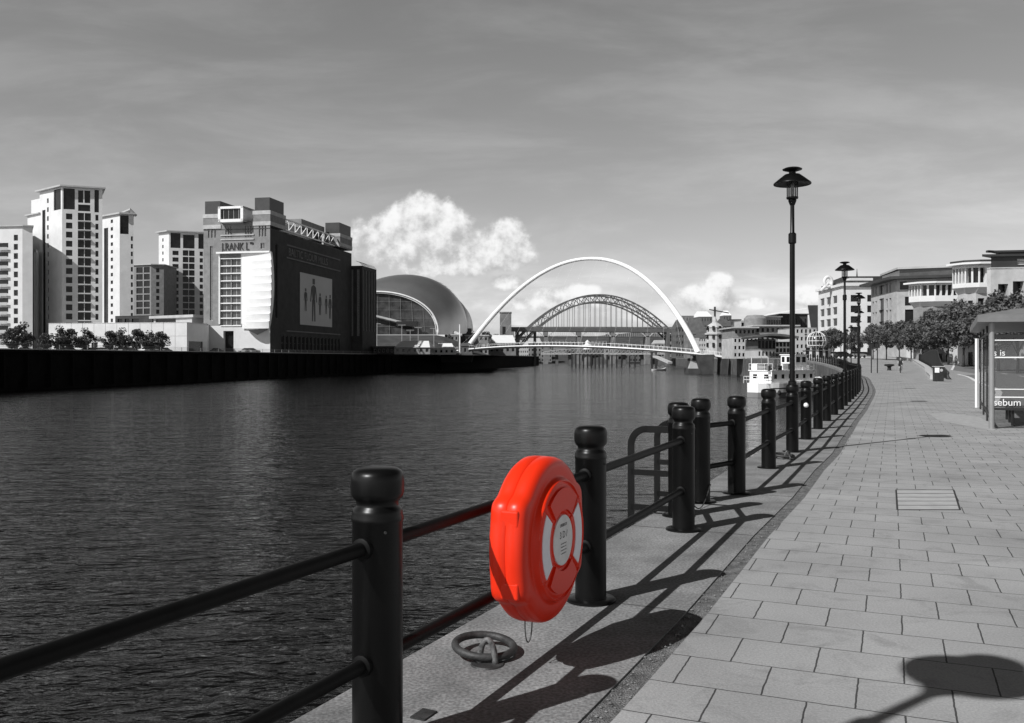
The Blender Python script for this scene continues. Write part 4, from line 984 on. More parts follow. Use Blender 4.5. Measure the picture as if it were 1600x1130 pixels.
pa, pb = ss_(468), ss_(518); bn = MB(); bn.prism([onsd(pa, 0, .2)[:2], onsd(pb, 0, .2)[:2], onsd(pb, 0, .1)[:2], onsd(pa, 0, .1)[:2]], 12.6, 29.6)
ban = bn.build('banner', mat('banner_cloth', .5, .8, .1, .06), root, clean=False)
m = MB(); 
def fig(a, z0, h):
    s_ = pa + (pb - pa) * a
    def q(ds, dz): return onsd(s_ + ds * 2.0 * h, z0 + dz * h, .26)
    for pts in (((-.03, .48), (.03, .48), (.06, .8), (.02, .84), (-.02, .84), (-.06, .8)), ((-.05, 0), (-.02, 0), (0, .5), (-.045, .5)), ((.02, 0), (.05, 0), (.045, .5), (0, .5)), ((-.035, .86), (.035, .86), (.035, .99), (-.035, .99)), ((-.1, .45), (-.075, .45), (-.04, .8), (-.065, .8)), ((.075, .45), (.1, .45), (.065, .8), (.04, .8))):
        m.add([q(*p) for p in pts], [tuple(range(len(pts)))])
fig(.4, 14, 14.5); fig(.16, 17.2, 7.5); fig(.6, 16.4, 7.5); fig(.8, 17, 6.5); fig(.93, 15.5, 8.5)
m.build('printed_figures', HAZED, ban, clean=False)
wall = MB(); facade(wall, bp2(0, 68), bp2(W_, 68), ZL, 41, [], root); facade(wall, bp2(W_, 68), FLc, ZL, 41, [], root); wall.build('rear_wall', BUFF, root, clean=False)
MB().prism([tuple(p) for p in (FLc, FC, bp2(0, 68), bp2(W_, 68))], 40.6, 40.9).build('roof', ZINC, root, clean=False)
MB().prism([tuple(p) for p in (bp2(17, 12), bp2(6, 12), bp2(6, 54), bp2(17, 54))], 40.9, 46.0).build('roof_storey', GLASSM, root, clean=False)
MB().prism([tuple(p) for p in (bp2(14, 34), bp2(5, 34), bp2(5, 54), bp2(14, 54))], 46.0, 49).build('roof_storey', BUFF, root, clean=False)
m = MB(); N_ = 9
for z in (42.2, 45.6): m.bar(onsd(11, z, -1.2), onsd(54, z, -1.2), .35, .35)
for k in range(N_):
    a = 11 + 43 * k / N_; b = a + 43 / N_; m.bar(onsd(a, 42.2, -1.2), onsd(a, 45.6, -1.2), .25, .25, (0, 1, 0)); m.bar(onsd(a, 42.2, -1.2), onsd(b, 45.6, -1.2), .22, .22)
m.build('roof_truss', FRAMEW, root)
# rear annex with pale vertical strips
q = [bp2(2, 68.2), bp2(-4.2, 68.2), bp2(-4.2, 84), bp2(6, 84)]
ax_ = [(1.5 + 3.1 * k, 3.0 + 3.1 * k, 12, 35) for k in range(5)]
block(root, q, ZL, 36.4, BRICKD, ZINC, {1: ax_, 0: [(1.5, 2.6, 10, 35), (4, 5.1, 10, 35)]}, glass=mat('ribbed_pale_glass', .22, .4, 3, .5), frame=FRAME, mull=(1, 7), wname='annex_wall')
m = MB()
for k in range(14): p = q[1].lerp(q[2], k / 13); m.tube([(p.x, p.y, 36.5), (p.x - 1, p.y, 37.6), (p.x - 2.5, p.y + .5, 38.2)], .07, 5)
m.build('roof_aerials', FRAME, root)

# --- the glass and steel concert hall
GB = 14.5
m = MB(); hill(m, -190, -8, 366, 640, lambda x, y, t: ZL - .2 + 9.6 * sst(0, .20, t) * sst(-8, -36, x), 40, 26)
tag(m.build('grass_slope', GRASS), kind='structure')
root = bthing('concert_hall', 'shell shaped stainless steel concert hall with glazed arch end', (-58, 450), GB)
def shell(secs, n=28):
    vs = []; m = MB()
    for u, Y, hwp, vt, vb, yaw in secs:
        hw = hwp / F * Y; zt = zat(vt, Y); zb = zat(vb, Y); c = V2(u, Y); dx = Vector((math.cos(yaw), math.sin(yaw)))
        for k in range(n + 1):
            a = math.pi * k / n; p = c + dx * (-math.cos(a) * hw); vs.append((p.x, p.y, zb + (zt - zb) * math.sin(a) ** .85))
    fs = [(j * (n + 1) + i, j * (n + 1) + i + 1, (j + 1) * (n + 1) + i + 1, (j + 1) * (n + 1) + i) for j in range(len(secs) - 1) for i in range(n)]
    return m.add(vs, fs)
vbb = 519
def smooth_secs(s_, k=6):
    out = []
    for i in range(len(s_) - 1):
        for q in range(k):
            t = q / k; p0, p1, p2, p3 = s_[max(i - 1, 0)], s_[i], s_[i + 1], s_[min(i + 2, len(s_) - 1)]
            out.append(tuple(.5 * ((2 * b) + (c - a) * t + (2 * a - 5 * b + 4 * c - d) * t * t + (3 * b - a - 3 * c + d) * t ** 3) for a, b, c, d in zip(p0, p1, p2, p3)))
    out.append(s_[-1]); return out
secs = [(590, 425, 95, 456, 523, 0.0), (598, 428, 97, 448, 523, 0), (612, 434, 101, 438, 523, 0), (632, 446, 96, 429, 521, 0), (648, 462, 80, 434, 519, 0), (662, 478, 68, 446, 518, 0), (676, 492, 40, 480, 518, 0)]
shell(smooth_secs(secs)).build('shell', SHELL, root, True)
secs2 = [(668, 482, 50, 456, 518, 0), (678, 490, 57, 455, 518, 0), (684, 500, 50, 460, 518, 0), (690, 512, 34, 480, 518, 0)]
shell(smooth_secs(secs2)).build('shell', SHELL, root, True)
secs3 = [(674, 505, 58, 464, 518, 0), (681, 515, 58, 461, 518, 0), (684, 530, 52, 468, 518, 0), (690, 545, 30, 490, 518, 0)]
shell(smooth_secs(secs3)).build('shell', SHELL, root, True)
# arch rim and glazing with mullions
u, Y, hwp, vt, vb, _ = secs[0]; hw = hwp / F * Y; c = V2(u, Y); zt, zb = zat(vt, Y), zat(vb, Y)
def ap(a, k=1.0, dy=0): return Vector((c.x - math.cos(a) * hw * k, c.y + dy, zb + (zt - zb) * k * math.sin(a) ** .85))
MB().tube([ap(math.pi * k / 60, 1.0, -.4) for k in range(61)], .42, 8).build('arch_rim', FRAMEW, root, True)
MB().tube([ap(math.pi * k / 60, .965, -.2) for k in range(61)], .2, 6).build('arch_rim', FRAMEW, root, True)
m = MB(); pts = [ap(math.pi * k / 60, .97, .8) for k in range(61)]; m.add(pts, [tuple(range(61))]); m.build('glass_wall', GLASSM, root)
m = MB()
for k in range(-4, 5):
    x = k / 5; a = math.acos(max(-1, min(1, -x))); top = ap(a, .97, .5); m.bar((top.x, top.y, zb), (top.x - k * .25, top.y, top.z), .1, .1, (0, 1, 0))
for j in (1, 2, 3, 4):
    z = zb + (zt - zb) * j / 5.2; a = math.asin(min(1, ((z - zb) / ((zt - zb) * .97)) ** (1 / .85))); m.bar((c.x - math.cos(a) * hw * .97, c.y + .5, z), (c.x + math.cos(a) * hw * .97, c.y + .5, z), .06, .06)
m.build('mullion', FRAME, root)
m = MB(); a_, b_2 = at(560, 487, 424), at(650, 509, 424); m.bar(a_, b_2, 1.0, .9); m.build('stair_gallery', STUCCO2, root)
m = MB(); p = at(632, 504, 420); q = at(650, 504, 420); m.bar(at(620, 506, 421), at(652, 506, 421), 3, 2.2); m.build('entrance_canopy', STEELD, root)
SS1 = smooth_secs(secs)
def shp(f, a, k=1.012):
    j = int(f); t = f - j; q = [x + (y - x) * t for x, y in zip(SS1[j], SS1[j + 1])]; hw = q[2] / F * q[1]; zt, zb = zat(q[3], q[1]), zat(q[4], q[1])
    c = V2(q[0], q[1]); return Vector((c.x - math.cos(a) * hw * k, c.y - .5, zb + (zt - zb) * k * math.sin(a) ** .85))
for row in range(4):
    for k in range(7 - row):
        f0 = 20.6 + row * 1.55; a0 = R(180 - 20 - 6.5 * k - row * 3)
        m = MB(); m.add([shp(f0, a0), shp(f0 + .8, a0 - R(1)), shp(f0 + .8, a0 - R(5)), shp(f0, a0 - R(4))], [(0, 1, 2, 3)]); m.build('shell_window', GLASSD, root)
m = MB(); m.prism([tuple(V2(695, 470)), tuple(V2(737, 480)), tuple(V2(737, 540)), tuple(V2(695, 530))], ZL, zat(513, 478)); m.build('base', CONCD, root, clean=False)
# curved terrace ramp in front
m = MB(); m.tube([at(683, 510, 440), at(700, 517, 435), at(722, 524, 430)], [1.6, 1.4, .6], 8); tag(m.build('terrace_wall', STONE), 'pale curved terrace wall below the shell hall', 'wall')

# low brick buildings, tents, bright-roofed shed on the far left bank
def simple_block(name, label, u0, u1, vt, Y, zb, wm=HAZEB, rm=SLATE, nc=4, nr_=2, wh=1.6, ww=.5, back=14, gable=0.0, cat='building', skew=.1, mull=(1, 1), glass=None, group=None):
    A, B = V2(u0, Y), V2(u1, Y * (1 - skew * (u1 - u0) / F)); zt = zat(vt, Y); Ln = (B - A).length
    root = bthing(name, label, A.lerp(B, .5), zb, cat, group); h = (zt - zb) / nr_; cw = Ln / nc
    ops = [(cw * (i + .5 - ww / 2), cw * (i + .5 + ww / 2), zb + h * j + h * .3, zb + h * j + h * .78) for i in range(nc) for j in range(nr_)]
    n = Vector((0, 1)); q = [A, B, B + n * back, A + n * back]; so = {0: ops}
    nb = max(1, int(back / max(cw, 2)))
    side = [(back * (i + .5 - ww / 2) / nb, back * (i + .5 + ww / 2) / nb, zb + h * j + h * .3, zb + h * j + h * .78) for i in range(nb) for j in range(nr_)]
    if B.x < 0: so[1] = side
    else: so[3] = side
    wall = MB()
    for i in range(4): facade(wall, q[i], q[(i + 1) % 4], zb, zt, so.get(i, []), root, glass or GLASSD, FRAME, .3, mull, fw=.12)
    wall.build('wall', wm, root, clean=False)
    m = MB()
    if gable:
        a, b, c, d_ = q; e = .4
        r0 = (a + d_) / 2; r1 = (b + c) / 2; g = (r1 - r0).normalized() * 1.5
        m.add([(a.x, a.y - e, zt), (b.x, b.y - e, zt), (c.x, c.y + e, zt), (d_.x, d_.y + e, zt), (r0.x + g.x, r0.y, zt + gable), (r1.x - g.x, r1.y, zt + gable)], [(0, 1, 5, 4), (2, 3, 4, 5), (0, 4, 3), (1, 2, 5), (3, 2, 1, 0)])
    else: m.prism([(q[0].x - .3, q[0].y - .3), (q[1].x + .3, q[1].y - .3), (q[2].x + .3, q[2].y), (q[3].x - .3, q[3].y)], zt - .05, zt + .5)
    m.build('roof', rm, root, clean=False); return root
simple_block('brick_building', 'brick building with two window rows left of the slim mast by the arch foot', 699, 716, 524, 430, ZL, BUFF, ROOFL, 3, 3)
simple_block('brick_building', 'wide brick building behind the left foot of the white arch', 727, 763, 525, 445, ZL, BUFF, ROOFL, 5, 3)
simple_block('shed', 'low building with bright sunlit white roof right of the arch foot', 764, 806, 536, 470, ZL, HAZEB, TENT, 5, 1, back=34, gable=4.5)
simple_block('tent', 'larger white roofed marquee on the far left quay', 616, 672, 543, 330, ZL, BUFF, TENT, 6, 1, back=22, gable=2.6, cat='tent')
simple_block('tent', 'smaller white roofed marquee on the far left quay', 677, 710, 544.5, 365, ZL, STUCCO2, TENT, 4, 1, back=14, gable=2.2, cat='tent')
simple_block('quay_store', 'low dark building on the quay right of the mill', 583, 622, 543, 345, ZL, BRICKD, ZINC, 6, 1, back=6)
simple_block('far_house', 'dark roofed house below the hall by the river stairs', 716, 738, 541, 380, ZL, HAZED, SLATE, 3, 1, back=10, gable=1.5)
for i, (u, vt, Y) in enumerate(((589, 506, 380), (628, 508, 385), (641, 516, 372), (653.5, 512, 380), (678, 513, 375))):
    p = V2(u, Y); t = thing('lamp_column', 'slender pale lamp column below the shell hall, %s from the left' % ordn[i], 'street lamp', (p.x, p.y, ZL), 0, 'lamp columns on the far bank')
    z = zat(vt, Y); MB().tube([(p.x, p.y, ZL), (p.x, p.y, z)], [.16, .1], 6).build('pole', STUCCO2, t); MB().bar((p.x - 1.6, p.y, z), (p.x + 1.6, p.y, z), .3, .16).build('lamp_head', STUCCO2, t)
p = V2(718.5, 372); MBm = MB().tube([(p.x, p.y, ZL), (p.x, p.y, zat(507, 372))], [.35, .28], 8); tag(MBm.build('mast', FRAMEW), 'thick slim white mast standing beside the left brick building', 'mast')

# left bank railing, cars, terrace strip
t = thing('bank_railing', 'thin pale railing along the top of the far left quay wall', 'railing', (LP[8].x, LP[8].y, ZL))
po = MB().box((0, 0, .55), (.1, .1, 1.1)).build('post', FRAME, t, local=True)
lq = interp([tuple(p) for p in LP if 60 < p.y < 420], 4.4)
for i, p in enumerate(lq[:99]):
    o = po if i == 0 else copy_part(po, t)
    o.location = Vector((p.x - .4, p.y, ZL)) - Vector(t.location)
m = MB()
for a, b in zip(lq, lq[1:]):
    for z in (.3, .6, .85, 1.1): m.bar((a.x - .4, a.y, ZL + z), (b.x - .4, b.y, ZL + z), .06, .05)
m.build('rail', FRAME, t)
m = MB(); strip(m, offs(LP, -.05), offs(LP, -.02), lambda y: ZL, .01)
m = MB()
for a, b in zip(LP, LP[1:]): m.bar((a.x - .5, a.y, ZL + .1), (b.x - .5, b.y, ZL + .1), 1.0, .25)
tag(m.build('quay_edge_stone', STUCCO2), kind='structure')
def car_proto(label, paint):
    t = thing('parked_car', label, 'car', (0, 0, 0), 0, 'cars parked on the far left bank')
    pr = [(-2.1, .3), (-2.15, .7), (-1.9, .95), (-1.2, 1.0), (1.0, .98), (1.95, .82), (2.1, .6), (2.1, .3)]
    m = MB(); n = len(pr); vs = [(x, y, z) for y in (-.85, .85) for x, z in pr]; m.add(vs, [tuple(range(n)), tuple(range(n, 2 * n))[::-1]] + [(i, (i + 1) % n, n + (i + 1) % n, n + i) for i in range(n)])
    ob = m.build('body', paint, t); b = ob.modifiers.new('b', 'BEVEL'); b.width = .08; b.segments = 2
    pr = [(-1.6, .98), (-1.2, 1.45), (.3, 1.47), (1.1, .98)]; n = 4; m = MB(); vs = [(x, y * (1 if z < 1.2 else .85), z) for y in (-.78, .78) for x, z in pr]
    m.add(vs, [(0, 1, 2, 3), (7, 6, 5, 4)] + [(i, (i + 1) % n, n + (i + 1) % n, n + i) for i in range(n)]); g = m.build('windows', GLASSD, t)
    MB().prism([(-1.15, -.64), (.28, -.64), (.28, .64), (-1.15, .64)], 1.46, 1.5).build('roof_panel', paint, t)
    for x in (-1.3, 1.3):
        for y in (-.82, .82): MB().tube([(x, y - .1, .32), (x, y + .1, .32)], .32, 14).build('wheel', RUBBER, t)
    return t
cols_ = ['black', 'white', 'grey', 'silver']; pro = [car_proto('', c) for c in CARP]; used = [0] * 4
cp = [(40, 240, 1), (62, 242, 0), (98, 245, 0), (110, 246, 2), (138, 246, 0), (146, 247, 2), (153, 248, 1), (164, 247, 3), (176, 248, 0), (186, 248, 2), (196, 248, 3), (205, 249, 0), (231, 244, 1), (244, 245, 0), (258, 250, 2), (384, 262, 3), (395, 262, 2), (340, 263, 0)]
for i, (u, Y, k) in enumerate(cp):
    o = pro[k] if used[k] == 0 else copy_tree(pro[k]); used[k] += 1
    p = V2(u, Y); o.location = (p.x, p.y, ZL); o.rotation_euler = (0, 0, random.choice((.1, 1.2, 1.3, 3.1)))
    o['label'] = '%s car parked on the far left bank, %s %s car from the left' % (cols_[k], ordn[used[k] - 1], cols_[k])

# ------------------------------------------------------------------ white tilting arch footbridge
root = thing('arch_footbridge', 'slender white arched footbridge with curved deck across the river', 'bridge', (29.5, 362, 3))
FLt, FRt = Vector((-20.5, 392, zat(549, 392))), Vector((68.6, 330, zat(551, 330)))
ax3 = (FRt - FLt).normalized(); perp = Vector((ax3.y, -ax3.x, 0)).normalized() * -1
pts = []; rr = []; NN = 72; H_A = 38.6
for k in range(NN + 1):
    t_ = k / NN; a = math.pi * t_; x = -math.cos(a); s_ = (1 + x) / 2
    h = (1 - abs(x) ** 2.08) ** .96
    p = FLt.lerp(FRt, s_) + Vector((0, 0, H_A * h)) + perp * 12 * h; pts.append(p); rr.append(.68 + .40 * abs(x))
MB().tube(pts, rr, 14).build('arch', WHITE, root, True)
DL, DR = Vector((-31.5, 402, 3.6)), Vector((79.5, 329, 2.2))
def deck(s_, o=0.0, dz=0.0):
    b = 4 * s_ * (1 - s_); dd = (DR - DL).normalized(); pp = Vector((dd.y, -dd.x, 0)).normalized()
    p = DL.lerp(DR, s_) + pp * (13 * b + o); p.z = DL.z + (DR.z - DL.z) * s_ + 3.9 * b ** .9 + dz; return p
m = MB(); vs = []; ND = 60; pro_ = [(-4, 0), (4, 0), (4.1, -.35), (2.5, -.9), (-2.5, -.9), (-4.1, -.35)]
for k in range(ND + 1): vs += [deck(k / ND, o, z) for o, z in pro_]
fs = [(j * 6 + i, j * 6 + (i + 1) % 6, (j + 1) * 6 + (i + 1) % 6, (j + 1) * 6 + i) for j in range(ND) for i in range(6)] + [tuple(range(6)), tuple(ND * 6 + i for i in range(6))]
m.add(vs, fs).build('deck', WHITE, root)
m = MB()
for a, b in zip(range(ND), range(1, ND + 1)):
    m.bar(deck(a / ND, 3.95, 1.15), deck(b / ND, 3.95, 1.15), .07, .07)
m.build('handrail', FRAMEW, root); m = MB()
for a, b in zip(range(ND), range(1, ND + 1)): m.bar(deck(a / ND, -3.95, 1.15), deck(b / ND, -3.95, 1.15), .07, .07)
m.build('handrail', FRAMEW, root)
ps = MB().tube([(0, 0, 0), (.05, 0, .8), (.25, 0, 1.5)], [.1, .08, .05], 5).build('railing_post', FRAMEW, root, local=True)
for k in range(46):
    o = ps if k == 0 else copy_part(ps, root)
    s_ = .45 + .55 * k / 45; o.location = deck(s_, 4.0, 0) - Vector(root.location); o.rotation_euler = (0, 0, 2.5)
ps2 = MB().box((0, 0, .55), (.05, .05, 1.1)).build('screen_post', FRAMEW, root, local=True)
for k in range(40):
    o = ps2 if k == 0 else copy_part(ps2, root); o.location = deck(.45 * k / 40, 4.0, 0) - Vector(root.location)
# cables: fine stays from the arch to the deck edge
for k in range(1, 18):
    s_ = .06 + .88 * k / 18; x = 2 * s_ - 1; h = (1 - abs(x) ** 2.08) ** .96; top = FLt.lerp(FRt, s_) + Vector((0, 0, H_A * h)) + perp * 12 * h
    MB().tube([top, deck(s_, 3.9, .1)], .018, 4).build('cable', FRAMEW, root)
# piers
def wedge(u0, u1, w0, w1, v0, v1, Y, dpt, m_, nm, par):
    a, b = V2(u0, Y), V2(u1, Y); c, d_ = V2(w0, Y), V2(w1, Y); z1 = zat(v0, Y); z0 = zat(v1, Y)
    m = MB(); vs = [(c.x, c.y, z0), (d_.x, d_.y, z0), (d_.x, d_.y + dpt, z0), (c.x, c.y + dpt, z0), (a.x, a.y, z1), (b.x, b.y, z1), (b.x, b.y + dpt, z1), (a.x, a.y + dpt, z1)]
    m.add(vs, [(3, 2, 1, 0), (4, 5, 6, 7), (0, 1, 5, 4), (1, 2, 6, 5), (2, 3, 7, 6), (3, 0, 4, 7)]); return m.build(nm, m_, par)
wedge(1089, 1116, 1100, 1115, 554, 592, 326, 9, CONCD, 'pier', root); wedge(1128, 1138, 1127, 1136, 558, 592, 326, 7, CONCD, 'pier', root)
wedge(1079, 1095, 1077, 1104, 564, 576, 331, 6, STUCCO2, 'pier_top', root); wedge(1076, 1102, 1076, 1104, 576, 592, 329, 8, CONCD, 'fender', root)
wedge(688, 740, 690, 736, 552.5, 566, 396, 10, CONCD, 'pier', root)
m = MB(); m.bar(at(1022, 556, 400), at(1047, 567, 380), 2, .8); 
tag(m.build('gangway', STUCCO2), 'pale sloping gangway at the water beyond the footbridge', 'gangway')
for i, (u0, u1, vt, vb, Y) in enumerate(((893, 943, 553, 566, 560), (948, 972, 555, 565, 600), (983, 993, 556, 565, 620), (1018, 1026, 550, 568, 520))):
    a, b = V2(u0, Y), V2(u1, Y); t = thing('timber_jetty', 'dark timber jetty in mid river, %s from the left' % ordn[i], 'jetty', (a.x, Y, ZW), 0, 'jetties in mid river')
    z = zat(vt, Y); MB().prism([(a.x, Y), (b.x, Y), (b.x, Y + 7), (a.x, Y + 7)], z - .8, z).build('deck', HAZED, t)
    n_ = max(2, int((b.x - a.x) / 2.2))
    for k in range(n_): x = a.x + .3 + (b.x - a.x - .6) * k / max(1, n_ - 1); MB().box((x, Y + .3, (z + ZW) / 2 - 1), (.9, .9, z - ZW + 2)).build('pile', STEELD, t)
# ------------------------------------------------------------------ the big steel arch bridge
root = thing('steel_arch_bridge', 'big grey green steel truss arch bridge high over the river beyond', 'bridge', (45, 720, 25))
AL, AR = V2(790, 700), V2(1080, 720)
dd = (AR - AL).normalized(); pp = Vector((-dd.y, dd.x)); Lt = (AR - AL).length
def ap2(s_, hi, o): 
    x = 2 * s_ - 1; lo_z = -2 + 48.4 * (1 - x * x); up_z = -2 + 3 + 50.9 * (1 - abs(x) ** 1.98) + 1.2 * abs(x)
    zz_ = up_z if hi else lo_z; p = AL + dd * Lt * (.5 + (s_ - .5) * (1.03 if hi else .985)) + pp * o; return Vector((p.x, p.y, zz_))
NS = 34
for o in (0, 14):
    rb = MB()
    for hi in (0, 1):
        for k in range(NS): rb.bar(ap2(k / NS, hi, o), ap2((k + 1) / NS, hi, o), 1.0, 1.1)
    for k in range(NS + 1): rb.bar(ap2(k / NS, 0, o), ap2(k / NS, 1, o), .45, .5, (0, 1, 0))
    for k in range(NS): rb.bar(ap2(k / NS, 1 if k % 2 else 0, o), ap2((k + 1) / NS, 0 if k % 2 else 1, o), .45, .5)
    rb.build('arch_rib', STEELG, root)
br = MB()
for k in range(0, NS + 1, 2):
    br.bar(ap2(k / NS, 1, 0), ap2(k / NS, 1, 14), .5, .5)
br.build('cross_bracing', STEELG, root)
zd = 26.0
for k in range(4, NS - 3):
    for o in (0, 14):
        b = ap2(k / NS, 0, o)
        if b.z > zd + 2: MB().bar((b.x, b.y, zd), b, .35, .35, (0, 1, 0)).build('hanger', STEELG, root)
dl, dr = AL - dd * 2, AR + dd * 62
m = MB(); m.bar((dl.x + pp.x * 7, dl.y + pp.y * 7, zd - 1.6), (dr.x + pp.x * 7, dr.y + pp.y * 7, zd - 2.4), 17, 3.0); m.build('deck', STEELG, root)
m = MB(); m.bar((dl.x, dl.y - 1.5, zd + .9), (dr.x, dr.y - 1.5, zd + .1), .15, .15); m.build('parapet', STUCCO2, root)
for u, wd in ((805, 3), (834, 2), (1043, 2), (1063, 2), (1090, 2), (1112, 2), (1140, 2)):
    p = V2(u, 712); MB().prism([(p.x, p.y), (p.x + wd, p.y), (p.x + wd, p.y + 12), (p.x, p.y + 12)], ZW, zd - 3).build('pier', HAZED, root, clean=False)
for i, (u0, u1, vt, Y) in enumerate(((781, 799, 489, 690),)):
    r_ = bthing('bridge_tower', 'square stone bridge tower at the left end of the steel arch', V2(790, Y), ZL, 'tower'); A, B = V2(u0, Y), V2(u1, Y)
    block(r_, [A, B, B + Vector((0, 12)), A + Vector((0, 12))], ZL, zat(vt, Y), HAZEB, HAZEB, {0: [(2, 4.5, 20, 26), (5.5, 7, 9, 12)]}, over=.5, rt=.8)
# ------------------------------------------------------------------ stone pier bridge behind
root = thing('high_level_bridge', 'far bridge with pale shallow arches on stone piers below the steel deck', 'bridge', (60, 900, 15))
Yh = 900; us = [800, 853, 905, 958, 1012, 1060, 1105]
for i, u in enumerate(us):
    p = V2(u, Yh); MB().prism([(p.x - 2.3, Yh), (p.x + 2.3, Yh), (p.x + 2.3, Yh + 14), (p.x - 2.3, Yh + 14)], ZW, zat(517, Yh)).build('pier', HAZEB, root, clean=False)
zt, zm = zat(514, Yh), zat(523, Yh)
a, b = V2(790, Yh), V2(1130, Yh); m = MB(); m.bar((a.x, Yh + 5, zat(526, Yh)), (b.x, Yh + 5, zat(526, Yh)), 10, 1.0); m.bar((a.x, Yh + 5, zt + 1.4), (b.x, Yh + 5, zt + 1.4), 10, 1.2); m.build('deck', HAZED, root)
for i in range(len(us) - 1):
    a, b = V2(us[i] + 3, Yh).x, V2(us[i + 1] - 3, Yh).x; m = MB()
    q = [Vector((a + (b - a) * k / 16, Yh, zat(526, Yh) + (zt - zat(526, Yh)) * (1 - (2 * k / 16 - 1) ** 2))) for k in range(17)]
    for c, d_ in zip(q, q[1:]): m.bar(c, d_, 1, .9)
    for c in q[1:-1:1]: m.bar((c.x, Yh, zat(526, Yh)), c, .3, .3, (0, 1, 0)); m.bar(c, (c.x, Yh, zt + 1), .3, .3, (0, 1, 0))
    m.build('arch_span', STUCCO2, root)
# low swing bridge
root = thing('swing_bridge', 'low swing bridge with white central cabin tower', 'bridge', (60, 780, 0)); Ys = 790
m = MB(); a, b = V2(846, Ys), V2(1040, Ys); zb_ = zat(553, Ys)
m.bar((a.x, Ys, zb_), (b.x, Ys, zb_), 12, 1.3)
q = [Vector((a.x + (b.x - a.x) * k / 30, Ys - 6, zb_ + 1 + 5.2 * (1 - abs(2 * k / 30 - 1)) ** .6)) for k in range(31)]
for i, (c, d_) in enumerate(zip(q, q[1:])): m.bar(c, d_, .5, .5); m.bar((c.x, Ys - 6, zb_), c, .3, .3, (0, 1, 0)); m.bar((c.x, Ys - 6, zb_), d_, .3, .3)
m.build('truss', STUCCO2, root)
p = V2(918, Ys); MB().lathe([(5, ZW), (5, zb_), (0, zb_)], 16, (p.x, Ys, 0)).build('pier', HAZEB, root); 
MB().lathe([(3.6, 0), (3.6, 3.4), (4.4, 3.5), (2.0, 4.6), (1.9, 6.5), (2.2, 6.6), (.2, 8.2), (0, 8.6)], 12, (p.x, Ys, zat(546, Ys))).build('cabin_tower', WHITE, root, 30)
for u in (870, 890, 950, 975, 1003, 1030): p = V2(u, Ys); MB().prism([(p.x - 1.2, Ys - 3), (p.x + 1.2, Ys - 3), (p.x + 1.2, Ys + 3), (p.x - 1.2, Ys + 3)], ZW, zb_).build('pier', HAZED, root, clean=False)

# ------------------------------------------------------------------ far town under and beside the bridges
rnd = random.Random(5)
spots = [(806, 826, 540, 1010), (824, 846, 536, 1060), (846, 862, 541, 1020), (866, 884, 538, 1100), (884, 905, 534, 1150), (906, 926, 539, 1080), (926, 948, 532, 1160), (946, 966, 539, 1070), (964, 984, 535, 1130),
         (984, 1006, 540, 1020), (1004, 1024, 531, 1120), (1022, 1044, 537, 1000), (1040, 1062, 527, 1060), (835, 858, 529, 1300), (868, 892, 528, 1320), (900, 930, 527, 1310), (946, 972, 526, 1330), (985, 1012, 524, 1300)]
wmats = [HAZEB, HAZED, STUCCO2, BUFF]
for i, (a, b, v, Y) in enumerate(spots):
    simple_block('far_building', 'small distant building seen under the bridge decks, %s column from the left' % (ordn[i] if i < 16 else ('seventeenth', 'eighteenth')[i - 16]), a, b, v, Y, -3, wmats[rnd.randint(0, 3)], rnd.choice((SLATE, ROOFL)), rnd.randint(4, 6), 4, back=20, gable=rnd.choice((0, 4, 6)), skew=0, group='far town below the bridges')
# right bank mid distance, left to right
simple_block('castle_block', 'wide plain stone block on the skyline right of the white arch', 1066, 1092, 494, 760, 2, HAZEB, ROOFL, 5, 6, ww=.3, back=25)
simple_block('office_block', 'broad stone block with bright pyramid roof on the skyline', 1091, 1113, 495, 740, 2, HAZED, TENT, 5, 6, ww=.4, back=25, gable=5)
simple_block('tower_block', 'square dark tower with small white cap on the skyline', 1130, 1143, 493, 700, 2, HAZED, TENT, 3, 6, ww=.4, back=12, gable=4)
simple_block('office_block', 'low dark flat block right of the capped skyline tower', 1142, 1158, 500, 690, 2, HAZED, ZINC, 4, 5, back=20)
simple_block('old_building', 'dark gabled quayside building behind the right end of the arch', 1056, 1078, 512, 560, 1.7, HAZED, SLATE, 5, 5, back=16, gable=5)
simple_block('old_building', 'steep roofed stone building beside the ornate tower', 1078, 1103, 522, 520, 1.7, HAZEB, SLATE, 6, 4, back=18, gable=10)
simple_block('old_building', 'pale gabled stone house at the foot of the ornate tower', 1092, 1110, 528, 430, 1.7, STONE, SLATE, 5, 4, back=12, gable=5)
simple_block('old_building', 'ornate stone office with rounded window on its top floor', 1124, 1144, 510, 450, 1.7, BUFF, SLATE, 5, 6, back=14, gable=4)
simple_block('old_building', 'narrow pale building between ornate office and the law courts', 1143, 1156, 528, 400, 1.7, STONE, SLATE, 3, 4, back=12, gable=3)
p = V2(1117, 430); t = bthing('ornate_tower', 'narrow ornate stone tower with cupola and lantern beside the footbridge end', p, 1.7, 'tower')
MB().lathe([(4.2, 1.7), (4.2, zat(524, 430)), (4.9, zat(523, 430)), (4.9, zat(521, 430)), (3.9, zat(520, 430)), (3.9, zat(513, 430)), (4.3, zat(512, 430)), (3.2, zat(508, 430)), (1.3, zat(504, 430)), (1.1, zat(500, 430)), (0, zat(494, 430))], 8, (p.x, p.y, 0)).build('shaft', STONE, t, 20)
for z in (8, 12, 16): 
    for a in (-1.96, -1.18, -2.75): MB().box((p.x + 4.0 * math.cos(a), p.y + 4.0 * math.sin(a), z), (1.0, 1.0, 2.0), a).build('window', GLASSD, t)
p = V2(1117, 640); t = thing('tower_crane', 'small construction crane on the skyline above the ornate tower', 'crane', (p.x, p.y, 2)); zc = zat(486, 640)
